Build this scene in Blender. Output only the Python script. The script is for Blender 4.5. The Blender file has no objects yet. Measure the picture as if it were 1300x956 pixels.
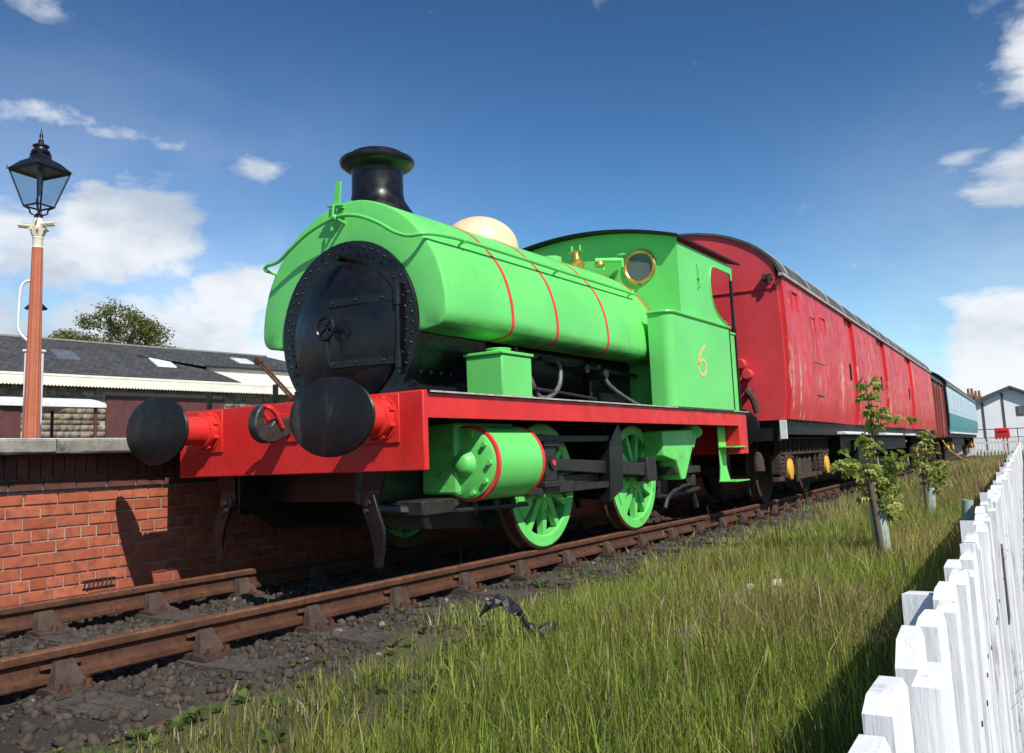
import bpy, bmesh, math, random
import numpy as np
from mathutils import Vector, Matrix
random.seed(7); rng = np.random.default_rng(7)
SC = bpy.context.scene
COL = SC.collection
PI = math.pi
R = math.radians

# ------------------------------------------------------------------ camera
cam_d = bpy.data.cameras.new("camera"); cam = bpy.data.objects.new("camera", cam_d); COL.objects.link(cam)
CR = (0.83343865, 0.5513019, -0.03802938); CU = (0.10412082, -0.08907576, 0.9905677); CF = (-0.54271436, 0.82953706, 0.13164118)
cam.matrix_world = Matrix(((CR[0], CU[0], -CF[0], 4.7123), (CR[1], CU[1], -CF[1], -4.2896), (CR[2], CU[2], -CF[2], 0.7644), (0, 0, 0, 1)))
cam_d.sensor_fit = 'HORIZONTAL'; cam_d.sensor_width = 36.0; cam_d.lens = 36.0 * 1109.3 / 1300.0
cam_d.shift_y = -44.5 / 1300.0
cam_d.clip_start = 0.05; cam_d.clip_end = 6000
SC.camera = cam
SC.cycles.max_bounces = 6; SC.cycles.diffuse_bounces = 3; SC.cycles.glossy_bounces = 3; SC.cycles.transparent_max_bounces = 8

# ------------------------------------------------------------------ sun, sky, exposure
SUN_EL, SUN_AZ = 45.0, 26.0           # sun stands over +X, turned 26 degrees towards -Y
sd = Vector((math.cos(R(SUN_EL)) * math.cos(R(SUN_AZ)), -math.cos(R(SUN_EL)) * math.sin(R(SUN_AZ)), math.sin(R(SUN_EL))))
sl = bpy.data.lights.new("sun", 'SUN'); sl.energy = 5.0; sl.angle = R(0.53); sl.color = (1.0, 0.955, 0.89)
so = bpy.data.objects.new("sun", sl); COL.objects.link(so)
so.rotation_euler = sd.to_track_quat('Z', 'Y').to_euler(); so.location = (20, -10, 25)
SC.view_settings.view_transform = 'Standard'; SC.view_settings.look = 'None'
SC.view_settings.gamma = 1.0; SC.view_settings.exposure = 0.1

W = bpy.data.worlds.new("World"); SC.world = W; W.use_nodes = True
wn, wl = W.node_tree.nodes, W.node_tree.links
wn.clear()
def wnode(t, **k):
    n = wn.new(t)
    for a, b in k.items(): setattr(n, a, b)
    return n
def wm(op, a, b=None, c=None, clamp=False):
    n = wnode('ShaderNodeMath', operation=op, use_clamp=clamp)
    for i, v in enumerate((a, b, c)):
        if v is None: continue
        if isinstance(v, (int, float)): n.inputs[i].default_value = v
        else: wl.new(v, n.inputs[i])
    return n.outputs[0]
sky = wnode('ShaderNodeTexSky', sky_type='NISHITA', sun_disc=False)
sky.sun_elevation = R(SUN_EL); sky.sun_rotation = math.atan2(sd.x, sd.y)
sky.altitude = 300; sky.air_density = 1.0; sky.dust_density = 0.15; sky.ozone_density = 4.0
tc = wnode('ShaderNodeTexCoord'); sep = wnode('ShaderNodeSeparateXYZ'); wl.new(tc.outputs['Generated'], sep.inputs[0])
AZ = wm('MULTIPLY', wm('ARCTAN2', sep.outputs[0], sep.outputs[1]), 180 / PI)
EL = wm('MULTIPLY', wm('ARCSINE', sep.outputs[2]), 180 / PI)
# cloud coordinates: directions stretched so that clouds are wider than tall
cc = wnode('ShaderNodeCombineXYZ'); wl.new(sep.outputs[0], cc.inputs[0]); wl.new(sep.outputs[1], cc.inputs[1])
wl.new(wm('MULTIPLY', sep.outputs[2], 1.9), cc.inputs[2])
def wnoise(scale, detail, rough, off=(0, 0, 0), dist=0.0):
    mp = wnode('ShaderNodeMapping'); mp.inputs['Location'].default_value = off; wl.new(cc.outputs[0], mp.inputs[0])
    n = wnode('ShaderNodeTexNoise'); n.inputs['Scale'].default_value = scale; n.inputs['Detail'].default_value = detail
    n.inputs['Roughness'].default_value = rough; n.inputs['Distortion'].default_value = dist
    wl.new(mp.outputs[0], n.inputs['Vector']); return n.outputs['Fac']
nA = wnoise(8.5, 11, 0.60, (3.1, 1.7, 0.4), 0.25); nB = wnoise(1.6, 4, 0.5, (5.2, 8.1, 2.2)); nC = wnoise(4.5, 7, 0.55, (1.2, 4.4, 7.3), 0.3)
# cloud banks (azimuth, elevation, half width, half height, weight); the same loose cumulus goes on round the sky
banks = [(-56, 7.5, 13, 4.2, 1.15), (-57.3, 14.0, 4.4, 3.4, 1.4), (-63, 12.0, 5.5, 3.6, 1.0), (-54.4, 15.6, 2.2, 1.9, .9), (-50.0, 10.8, 5, 2.6, .95), (-61, 7.0, 9, 3.4, 1.0), (-49, 6.5, 8, 3.2, 1.0),
         (-61.5, 20.6, 3.4, 1.0, .44), (-58, 20.1, 2.6, .7, .40), (-54.2, 19.5, 1.8, .5, .42), (-50.4, 18.5, 2.6, .8, .44), (-62.5, 26.0, 4.0, .9, .55),
         (-1.4, 14.4, 3.6, 2.2, .98), (-4.8, 16.2, 2.2, 1.0, .58), (-.6, 21.0, 2.4, 3.0, .85), (-2, 11.9, .9, .6, .6), (-3.2, 4.4, 4.4, 3.7, 1.6), (-7.2, 3.0, 3.0, 2.2, 1.0), (2, 6.0, 4.5, 3.0, 1.1), (-7.9, 12.3, .9, .45, .45)]
for k in range(9):
    banks.append((24 + k * 29 + random.uniform(-8, 8), random.uniform(5, 24), random.uniform(7, 14), random.uniform(2, 4.5), random.uniform(.6, .9)))
tot = None
for (a, e, sa, se, wgt) in banks:
    if a > 180: a -= 360
    q1 = wm('MULTIPLY', wm('SUBTRACT', AZ, float(a)), 1.0 / sa); q2 = wm('MULTIPLY', wm('SUBTRACT', EL, float(e)), 1.0 / se)
    r2 = wm('ADD', wm('MULTIPLY', q1, q1), wm('MULTIPLY', q2, q2))
    g = wm('MULTIPLY', wm('EXPONENT', wm('MULTIPLY', r2, -0.9)), wgt)
    tot = g if tot is None else wm('MAXIMUM', tot, g)
tot = wm('ADD', tot, wm('MULTIPLY', wm('SUBTRACT', nB, 0.5), 0.35))
fld = wm('ADD', tot, wm('MULTIPLY', wm('SUBTRACT', nA, 0.5), 2.3))
ss = wnode('ShaderNodeMapRange', interpolation_type='SMOOTHSTEP'); wl.new(fld, ss.inputs[0])
ss.inputs[1].default_value = 0.30; ss.inputs[2].default_value = 0.92; ss.inputs[3].default_value = 0; ss.inputs[4].default_value = 0.95
veil = None                               # thin high veil round the cloud banks
for (a, e, sa, se, wgt) in ((-60, 12, 16, 9, .55), (-2, 7, 12, 9, .45), (60, 9, 20, 8, .5), (120, 10, 18, 8, .45), (-130, 9, 22, 8, .5)):
    q1 = wm('MULTIPLY', wm('SUBTRACT', AZ, float(a)), 1.0 / sa); q2 = wm('MULTIPLY', wm('SUBTRACT', EL, float(e)), 1.0 / se)
    g = wm('MULTIPLY', wm('EXPONENT', wm('MULTIPLY', wm('ADD', wm('MULTIPLY', q1, q1), wm('MULTIPLY', q2, q2)), -1.0)), wgt)
    veil = g if veil is None else wm('MAXIMUM', veil, g)
veil = wm('MULTIPLY', veil, wm('MULTIPLY', wnoise(3.2, 8, .62, (7.7, 2.2, 1.4), .6), 1.25, clamp=True))
dens_ = wm('MAXIMUM', ss.outputs[0], veil)
shd = wnode('ShaderNodeMapRange', interpolation_type='SMOOTHSTEP'); wl.new(nC, shd.inputs[0])
shd.inputs[1].default_value = 0.40; shd.inputs[2].default_value = 0.66; shd.inputs[3].default_value = 0; shd.inputs[4].default_value = 1.0
ccol = wnode('ShaderNodeMix', data_type='RGBA'); ccol.inputs[6].default_value = (8.8, 9.0, 9.3, 1); ccol.inputs[7].default_value = (5.0, 5.7, 6.7, 1)
wl.new(shd.outputs[0], ccol.inputs[0])
# polarised, deep blue clear sky: one even grade of the whole dome
gam = wnode('ShaderNodeGamma'); gam.inputs[1].default_value = 1.65; wl.new(sky.outputs[0], gam.inputs[0])
vmul = wnode('ShaderNodeVectorMath', operation='MULTIPLY'); wl.new(gam.outputs[0], vmul.inputs[0]); vmul.inputs[1].default_value = (.45, .49, .41)
vmin = wnode('ShaderNodeVectorMath', operation='MINIMUM'); wl.new(vmul.outputs[0], vmin.inputs[0]); vmin.inputs[1].default_value = (7, 8, 10)
skc = vmin.outputs[0]
skym = wnode('ShaderNodeMix', data_type='RGBA'); wl.new(dens_, skym.inputs[0]); wl.new(skc, skym.inputs[6]); wl.new(ccol.outputs[2], skym.inputs[7])
bg = wnode('ShaderNodeBackground'); bg.inputs[1].default_value = 0.10; wl.new(skym.outputs[2], bg.inputs[0])
wo = wnode('ShaderNodeOutputWorld'); wl.new(bg.outputs[0], wo.inputs[0])

# ------------------------------------------------------------------ materials
class NT:
    def __init__(s, name):
        s.m = bpy.data.materials.new(name); s.m.use_nodes = True
        s.n, s.l = s.m.node_tree.nodes, s.m.node_tree.links; s.n.clear()
        s.out = s.n.new('ShaderNodeOutputMaterial'); s.b = s.n.new('ShaderNodeBsdfPrincipled'); s.l.new(s.b.outputs[0], s.out.inputs[0])
        s.geo = s.n.new('ShaderNodeNewGeometry'); s.tc = s.n.new('ShaderNodeTexCoord')
    def noise(s, scale, detail=4, rough=.55, st=(1, 1, 1), src='pos'):
        mp = s.n.new('ShaderNodeMapping'); mp.inputs['Scale'].default_value = st
        s.l.new(s.geo.outputs['Position'] if src == 'pos' else s.tc.outputs['Object'], mp.inputs[0])
        n = s.n.new('ShaderNodeTexNoise'); n.inputs['Scale'].default_value = scale; n.inputs['Detail'].default_value = detail; n.inputs['Roughness'].default_value = rough
        s.l.new(mp.outputs[0], n.inputs['Vector']); return n.outputs['Fac']
    def ramp(s, f, a, b, lo=0., hi=1.):
        n = s.n.new('ShaderNodeMapRange'); n.interpolation_type = 'SMOOTHSTEP'
        s.l.new(f, n.inputs[0]); n.inputs[1].default_value = a; n.inputs[2].default_value = b; n.inputs[3].default_value = lo; n.inputs[4].default_value = hi
        return n.outputs[0]
    def mul(s, a, b):
        n = s.n.new('ShaderNodeMath'); n.operation = 'MULTIPLY'
        for i, v in enumerate((a, b)):
            if isinstance(v, (int, float)): n.inputs[i].default_value = v
            else: s.l.new(v, n.inputs[i])
        return n.outputs[0]
    def mix(s, f, a, b):
        n = s.n.new('ShaderNodeMix'); n.data_type = 'RGBA'
        if isinstance(f, (int, float)): n.inputs[0].default_value = f
        else: s.l.new(f, n.inputs[0])
        for i, v in ((6, a), (7, b)):
            if isinstance(v, tuple): n.inputs[i].default_value = (*v[:3], 1)
            else: s.l.new(v, n.inputs[i])
        return n.outputs[2]
    def col(s, c): s.l.new(c, s.b.inputs['Base Color']) if not isinstance(c, tuple) else setattr(s.b.inputs['Base Color'], 'default_value', (*c[:3], 1))
    def bump(s, f, strength, dist=.01):
        n = s.n.new('ShaderNodeBump'); n.inputs['Strength'].default_value = strength; n.inputs['Distance'].default_value = dist
        s.l.new(f, n.inputs['Height']); s.l.new(n.outputs[0], s.b.inputs['Normal'])
    def set(s, **k):
        for a, v in k.items():
            i = s.b.inputs[a.replace('_', ' ')]
            if isinstance(v, (int, float, tuple)): i.default_value = v
            else: s.l.new(v, i)
def sc(c, k): return tuple(x * k for x in c)
def mat(name, c, rough=.5, metal=0., var=.18, scale=3., bump=.0, bscale=60., dirt=None, dscale=2.5, dlo=.55, dhi=.75, st=(1, 1, 1), coat=0., rvar=.1, spec=.5, dist=.01):
    t = NT(name)
    f = t.ramp(t.noise(scale, 5, .6, st), .3, .7)
    k = t.mix(f, sc(c, 1 - var), sc(c, 1 + var))
    if dirt:
        d = t.ramp(t.noise(dscale, 7, .65, st), dlo, dhi); k = t.mix(d, k, dirt)
    t.col(k)
    t.set(Roughness=t.ramp(t.noise(scale * 4, 4), .3, .7, max(.02, rough - rvar), min(1, rough + rvar)), Metallic=metal)
    t.b.inputs['Specular IOR Level'].default_value = spec
    if coat: t.b.inputs['Coat Weight'].default_value = coat; t.b.inputs['Coat Roughness'].default_value = .12
    if bump: t.bump(t.noise(bscale, 5, .6, st), bump, dist)
    return t.m
M = {}
GREEN = (.150, .65, .140)
M['green'] = mat('green_paint', GREEN, .36, var=.07, scale=1.6, bump=.06, bscale=9, dirt=(.10, .42, .10), dscale=3.2, dlo=.66, dhi=.86, rvar=.06)
def tankmat():
    t = NT('green_tank_paint'); c = GREEN
    k = t.mix(t.ramp(t.noise(1.4, 5, .6), .3, .7), sc(c, .94), sc(c, 1.06))
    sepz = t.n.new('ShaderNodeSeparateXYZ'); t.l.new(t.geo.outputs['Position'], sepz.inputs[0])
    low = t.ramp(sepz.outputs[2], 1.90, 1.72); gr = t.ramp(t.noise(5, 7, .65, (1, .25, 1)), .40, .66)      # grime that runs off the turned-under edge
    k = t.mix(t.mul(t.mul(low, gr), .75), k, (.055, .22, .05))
    run = t.ramp(t.noise(7, 6, .6, (1, 1, .12)), .60, .72); k = t.mix(t.mul(run, .22), k, (.07, .33, .06))
    spots = t.ramp(t.noise(34, 4, .6), .70, .76); k = t.mix(t.mul(spots, .5), k, (.10, .16, .05))
    t.col(k); t.set(Roughness=t.ramp(t.noise(4, 5), .3, .7, .34, .52)); t.b.inputs['Specular IOR Level'].default_value = .7; t.bump(t.noise(2.6, 4, .5), .22, .03); return t.m
M['tank'] = tankmat()
M['greenlow'] = mat('green_paint_oily', GREEN, .42, var=.10, scale=5, bump=.08, bscale=25, dirt=(.05, .20, .05), dscale=6, dlo=.57, dhi=.78)
M['red'] = mat('red_paint', (.70, .025, .023), .42, var=.12, scale=4, bump=.22, bscale=16, dirt=(.30, .02, .018), dscale=7, dlo=.60, dhi=.78)
def beammat():
    t = NT('chipped_red_beam_paint'); k = t.mix(t.ramp(t.noise(4, 6, .6), .3, .7), (.60, .020, .019), (.74, .028, .025))
    k = t.mix(t.ramp(t.noise(3, 7, .65, (1, 1, .2)), .55, .75, 0, .45), k, (.36, .016, .015))
    k = t.mix(t.ramp(t.noise(26, 6, .65), .665, .70, 0, .9), k, (.10, .022, .018)); k = t.mix(t.ramp(t.noise(11, 6, .7), .70, .74, 0, .5), k, (.75, .12, .09))
    t.col(k); t.set(Roughness=t.ramp(t.noise(6, 5), .3, .7, .34, .58)); t.bump(t.noise(14, 7, .65), .35, .008); return t.m
M['beam'] = beammat()
M['linered'] = mat('lining_red', (.72, .05, .045), .4, var=.12, scale=9)
M['stockred'] = mat('buffer_red', (.66, .03, .022), .42, var=.1, scale=8, bump=.05)
M['black'] = mat('black_paint', (.009, .009, .010), .34, var=.3, spec=.35, scale=4, bump=.05, bscale=18, dirt=(.03, .03, .032), dscale=4, dlo=.55, dhi=.8, rvar=.09)
M['smoke'] = mat('smokebox_black', (.008, .008, .010), .30, var=.3, spec=.42, scale=3, bump=.05, bscale=12, dirt=(.028, .028, .03), dscale=5, dlo=.6, dhi=.8)
M['bufblack'] = mat('buffer_head_black', (.010, .010, .011), .42, var=.3, spec=.32, scale=6, bump=.06, bscale=30, dirt=(.085, .08, .075), dscale=6, dlo=.55, dhi=.80, st=(1, 1, .45))
M['oily'] = mat('oily_steel', (.022, .019, .017), .55, var=.3, scale=10, bump=.15, bscale=50, dirt=(.06, .05, .04), dscale=8, dlo=.55, dhi=.75)
M['steel'] = mat('worn_steel', (.16, .14, .12), .5, .4, var=.3, scale=12, bump=.1)
M['edge'] = mat('bare_plate_edge', (.50, .47, .43), .5, .2, var=.3, scale=14)
M['numeral'] = mat('yellow_number_paint', (.80, .52, .18), .5, var=.05)
M['cream'] = mat('cream_paint', (.83, .60, .37), .42, var=.05, scale=3, bump=.03)
M['brass'] = mat('brass', (.72, .42, .10), .34, .75, var=.15, scale=12)
M['glassdark'] = mat('dark_window_glass', (.10, .11, .125), .55, var=.12, scale=6, dirt=(.17, .17, .17), dscale=7)
M['wheeltyre'] = mat('wheel_tyre_steel', (.085, .045, .03), .5, .3, var=.3, scale=16, bump=.1)
M['hookgrey'] = mat('grey_forged_steel', (.055, .052, .05), .5, .5, var=.4, scale=14, bump=.25, bscale=40, dirt=(.12, .07, .04), dscale=9)
def rustmat(name, a, b, rough=.75, bump=.3, bs=70, sc_=6):
    t = NT(name); f = t.ramp(t.noise(sc_, 8, .65), .35, .65); g = t.ramp(t.noise(sc_ * 5, 6, .7), .45, .7)
    t.col(t.mix(g, t.mix(f, a, b), sc(a, .45))); t.set(Roughness=rough); t.b.inputs['Specular IOR Level'].default_value = .3
    t.bump(t.noise(bs, 6, .7), bump, .004); return t.m
M['rail'] = rustmat('rusty_rail', (.115, .048, .024), (.075, .03, .018))
M['railtop'] = rustmat('rail_head_rust', (.20, .095, .050), (.13, .055, .028), .55, .15)
M['chair'] = rustmat('rail_chair_iron', (.085, .058, .044), (.055, .034, .025), .85)
M['bogie'] = rustmat('brown_dusty_iron', (.085, .055, .038), (.05, .033, .024), .85, .4, 40)
M['jib'] = rustmat('rusty_jib', (.16, .055, .03), (.09, .035, .02))
def sleepermat():
    t = NT('sleeper_wood'); g = t.noise(9, 8, .65, (1, 12, 12)); f = t.ramp(g, .35, .65)
    t.col(t.mix(f, (.030, .024, .02), (.105, .085, .068))); t.set(Roughness=.9); t.bump(g, .6, .012); return t.m
M['sleeper'] = sleepermat()
M['coachblack'] = mat('black_underframe', (.009, .009, .009), .55, var=.3, spec=.3, scale=5, bump=.08, dirt=(.025, .02, .017), dscale=3)
M['white'] = mat('white_paint', (.74, .74, .72), .55, var=.08, scale=6, bump=.08, dirt=(.45, .42, .38), dscale=7, dlo=.6, dhi=.8)
M['yellow'] = mat('yellow_paint', (.75, .38, .03), .5, var=.15, scale=8)
def coachred(name, c, pale, amt_lo=.555, amt_hi=.62):
    t = NT(name)
    f = t.ramp(t.noise(1.3, 5, .6, (1, 1, .35)), .3, .7); k = t.mix(f, sc(c, .86), sc(c, 1.12))
    k = t.mix(t.ramp(t.noise(2.2, 6, .6, (1, 1, .25)), .5, .8, 0, .3), k, tuple(min(1, x * .85 + .03) for x in c))
    streak = t.ramp(t.noise(6.5, 7, .62, (1, 1, .10)), amt_lo, amt_hi)
    patch = t.ramp(t.noise(1.0, 3, .5), .44, .56)
    fine = t.ramp(t.noise(18, 5, .6, (1, 1, .5)), .42, .55)
    k = t.mix(t.mul(t.mul(streak, patch), fine), k, pale)
    t.col(k); t.set(Roughness=t.ramp(t.noise(5, 4), .3, .7, .34, .55)); t.bump(t.noise(3, 5, .6, (1, 1, .3)), .12, .02); return t.m
M['coachred'] = coachred('faded_red_coach_paint', (.60, .030, .034), (.66, .44, .34))
M['coachend'] = coachred('red_coach_end_paint', (.63, .050, .058), (.55, .25, .22), .72, .8)
M['vanbrown'] = coachred('brown_red_van_paint', (.24, .045, .03), (.35, .2, .15))
M['teal'] = coachred('teal_coach_paint', (.045, .25, .255), (.3, .4, .4), .7, .8)
M['palegrey'] = coachred('pale_grey_coach_paint', (.46, .58, .64), (.3, .4, .4), .62, .72)
M['coachroof'] = mat('coach_roof_grey', (.075, .068, .06), .7, var=.25, scale=2, bump=.1, bscale=14, dirt=(.14, .12, .10), dscale=2)
M['cantrail'] = mat('grey_white_cantrail', (.38, .36, .34), .6, var=.2, scale=5, dirt=(.3, .1, .09), dscale=6)
def brickmat():
    t = NT('red_brick'); oi = t.n.new('ShaderNodeObjectInfo'); w = t.noise(2.2, 5, .6)
    cr = t.mix(oi.outputs['Random'], (.35, .084, .043), (.50, .148, .076))
    k = t.mix(t.ramp(t.noise(14, 6, .6), .4, .75), cr, (.24, .070, .045))
    k = t.mix(t.ramp(w, .56, .76, 0, .5), k, (.17, .065, .048)); k = t.mix(t.ramp(t.noise(6, 6, .7), .62, .75, 0, .35), k, (.45, .36, .30)); t.col(k); t.set(Roughness=.85)
    t.b.inputs['Specular IOR Level'].default_value = .25; t.bump(t.noise(60, 6, .7), .25, .004); return t.m
M['brick'] = brickmat()
def shadebrickmat():  # brick darkened in its colour to paint in the shadow below the coping
    t = NT('shade_painted_brick'); oi = t.n.new('ShaderNodeObjectInfo')
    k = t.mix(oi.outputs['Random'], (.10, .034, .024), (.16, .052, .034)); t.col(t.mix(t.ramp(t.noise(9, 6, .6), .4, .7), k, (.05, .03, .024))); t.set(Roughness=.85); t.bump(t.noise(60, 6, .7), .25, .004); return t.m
M['brickshade'] = shadebrickmat()
M['mortar'] = mat('mortar', (.36, .31, .26), .95, var=.2, scale=20, bump=.4, bscale=120)
M['coping'] = mat('weathered_coping_stone', (.27, .25, .205), .9, var=.25, scale=9, bump=.5, bscale=55, dirt=(.12, .11, .085), dscale=8, dlo=.5, dhi=.7)
M['copingwhite'] = mat('white_painted_stone', (.70, .70, .67), .8, var=.12, scale=9, bump=.3, dirt=(.35, .32, .28), dscale=10, dlo=.55, dhi=.7)
M['tarmac'] = mat('platform_tarmac', (.10, .098, .094), .95, var=.2, scale=3, bump=.3, bscale=200)
def slatemat():
    t = NT('slate'); sp_ = t.n.new('ShaderNodeSeparateXYZ'); cb_ = t.n.new('ShaderNodeCombineXYZ'); t.l.new(t.tc.outputs['Object'], sp_.inputs[0]); t.l.new(sp_.outputs[1], cb_.inputs[0]); t.l.new(sp_.outputs[0], cb_.inputs[1])
    br = t.n.new('ShaderNodeTexBrick'); t.l.new(cb_.outputs[0], br.inputs[0]); br.inputs['Scale'].default_value = 1.0; br.inputs['Brick Width'].default_value = .34; br.inputs['Row Height'].default_value = .23; br.inputs['Mortar Size'].default_value = .018
    br.inputs['Color1'].default_value = (.040, .041, .045, 1); br.inputs['Color2'].default_value = (.074, .073, .074, 1); br.inputs['Mortar'].default_value = (.02, .02, .021, 1)
    k = t.mix(t.ramp(t.noise(.9, 6, .65), .5, .75, 0, .6), br.outputs[0], (.095, .09, .08)); t.col(k); t.set(Roughness=.72); t.bump(br.outputs['Fac'], .5, .03); return t.m
M['slate'] = slatemat()
M['canopycream'] = mat('cream_boards', (.78, .74, .62), .6, var=.08, scale=2, dirt=(.4, .33, .24), dscale=3, dlo=.62, dhi=.8)
def stonemat():
    t = NT('sandstone'); oi = t.n.new('ShaderNodeVertexColor'); oi.layer_name = 'tint'
    k = t.mix(t.ramp(t.noise(3, 6, .6), .35, .7), oi.outputs[0], (.13, .10, .075)); t.col(k); t.set(Roughness=.9); t.bump(t.noise(18, 6, .65), .4, .03); return t.m
M['stone'] = stonemat()
M['maroon'] = mat('maroon_paint', (.105, .034, .03), .6, var=.15, scale=2, bump=.05)
M['terracotta'] = mat('orange_brown_post_paint', (.46, .135, .065), .48, var=.08, scale=5, bump=.05)
M['creampost'] = mat('cream_cast_iron', (.76, .68, .50), .5, var=.07, scale=8, dirt=(.4, .3, .18), dscale=14, dlo=.62, dhi=.8)
M['lampblack'] = mat('lamp_black', (.012, .012, .015), .35, var=.3, scale=10)
def glassmat(name, col, rough, ior=1.45, mixv=.25):
    t = NT(name); tr = t.n.new('ShaderNodeBsdfTransparent'); tr.inputs[0].default_value = (*col, 1)
    gl = t.n.new('ShaderNodeBsdfGlossy'); gl.inputs['Roughness'].default_value = rough; gl.inputs[0].default_value = (.9, .95, 1, 1)
    fr = t.n.new('ShaderNodeLayerWeight'); fr.inputs[0].default_value = .2; mx = t.n.new('ShaderNodeMixShader')
    t.l.new(t.mul(fr.outputs['Facing'], .55), mx.inputs[0]); t.l.new(tr.outputs[0], mx.inputs[1]); t.l.new(gl.outputs[0], mx.inputs[2]); t.l.new(mx.outputs[0], t.out.inputs[0]); return t.m
M['lampglass'] = glassmat('lantern_glass', (.80, .86, .88), .04)
def fencemat():
    t = NT('peeling_white_fence_paint'); oi = t.n.new('ShaderNodeObjectInfo')
    g = t.noise(22, 8, .68, (1, 1, .10)); p = t.ramp(g, .57, .63); low = t.ramp(t.noise(4.5, 4, .55, (1, 1, .4)), .36, .60)
    k = t.mix(oi.outputs['Random'], (.74, .74, .74), (.84, .84, .83)); k = t.mix(t.ramp(t.noise(7, 5), .5, .8, 0, .4), k, (.52, .50, .47))
    k = t.mix(t.mul(t.mul(p, low), .8), k, (.22, .19, .165)); k = t.mix(t.ramp(t.noise(2.5, 5, .6), .60, .78, 0, .3), k, (.42, .44, .36)); t.col(k); t.set(Roughness=.75); t.bump(g, .5, .010); return t.m
M['fence'] = fencemat()
def groundmat(name, a, b, c, s=2.):
    t = NT(name); k = t.mix(t.ramp(t.noise(s, 8, .6), .35, .65), a, b); k = t.mix(t.ramp(t.noise(s * 6, 8, .7), .48, .68), k, c); t.col(k); t.set(Roughness=.95)
    t.b.inputs['Specular IOR Level'].default_value = .15; t.bump(t.noise(45, 8, .7), .7, .03); return t.m
M['ground'] = groundmat('grassy_soil', (.085, .10, .035), (.12, .115, .055), (.10, .08, .05), .8)
M['bed'] = groundmat('dark_cinder_bed', (.052, .044, .036), (.095, .080, .062), (.030, .026, .022))
M['path'] = groundmat('brown_path', (.16, .10, .07), (.2, .14, .10), (.12, .08, .06))
def ballastmat():
    t = NT('ballast_stone'); vc = t.n.new('ShaderNodeVertexColor'); vc.layer_name = 'tint'
    k = t.mix(t.ramp(t.noise(40, 5), .4, .75), vc.outputs[0], (.05, .042, .036)); t.col(k); t.set(Roughness=.9); t.bump(t.noise(120, 5, .7), .3, .004); return t.m
M['ballast'] = ballastmat()
def leafmat(name, trans=.35, rough=.55):
    t = NT(name); vc = t.n.new('ShaderNodeVertexColor'); vc.layer_name = 'tint'
    t.col(vc.outputs[0]); t.set(Roughness=rough); t.b.inputs['Specular IOR Level'].default_value = .25
    ts = t.n.new('ShaderNodeBsdfTranslucent'); t.l.new(vc.outputs[0], ts.inputs[0]); mx = t.n.new('ShaderNodeMixShader'); mx.inputs[0].default_value = trans
    t.l.new(t.b.outputs[0], mx.inputs[1]); t.l.new(ts.outputs[0], mx.inputs[2]); t.l.new(mx.outputs[0], t.out.inputs[0]); return t.m
M['grass'] = leafmat('grass_blades', .48); M['leaf'] = leafmat('tree_leaves', .35)
def saplingmat(name, a, b):
    t = NT(name); oi = t.n.new('ShaderNodeObjectInfo'); k = t.mix(oi.outputs['Random'], a, b); t.col(k); t.set(Roughness=.5)
    ts = t.n.new('ShaderNodeBsdfTranslucent'); t.l.new(k, ts.inputs[0]); mx = t.n.new('ShaderNodeMixShader'); mx.inputs[0].default_value = .4
    t.l.new(t.b.outputs[0], mx.inputs[1]); t.l.new(ts.outputs[0], mx.inputs[2]); t.l.new(mx.outputs[0], t.out.inputs[0]); return t.m
M['sapleaf'] = saplingmat('sapling_leaf', (.20, .28, .05), (.50, .50, .13))
M['weedleaf'] = saplingmat('weed_leaf', (.09, .18, .03), (.2, .3, .07))
M['bark'] = mat('bark', (.09, .07, .05), .9, var=.3, scale=12, bump=.5, bscale=50)
M['stakewood'] = mat('grey_stake_wood', (.13, .10, .078), .85, var=.3, scale=10, bump=.4, bscale=60, st=(1, 1, .15))
M['guard'] = mat('pale_green_tree_guard', (.36, .47, .42), .5, var=.08, scale=6)
M['plastic'] = mat('black_plastic_sheet', (.012, .012, .014), .5, var=.3, scale=12, bump=.4, bscale=30)
M['straw'] = mat('straw_stalk', (.30, .24, .11), .8)
M['litter'] = mat('white_paper', (.5, .5, .47), .8)
M['hose'] = mat('yellow_hose', (.62, .42, .06), .5)
M['greyplate'] = mat('dark_metal_plate', (.10, .095, .09), .5, .3, var=.2, scale=8)
M['wallwhite'] = mat('white_render', (.78, .78, .77), .8, var=.04, scale=1)
M['darkgrey'] = mat('dark_grey_paint', (.07, .07, .075), .6)
M['blue'] = mat('blue_paint', (.03, .08, .3), .5)
M['stackbrick'] = mat('chimney_brick', (.3, .17, .11), .9)
M['skylightwhite'] = mat('skylight_glass_bright', (.75, .77, .8), .2)
M['skylightgrey'] = mat('skylight_glass_grey', (.12, .13, .15), .25)
M['lampburner'] = mat('lamp_burner_grey', (.25, .25, .25), .4)
M['terra'] = mat('chimney_pot_clay', (.35, .17, .09), .8)

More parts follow.
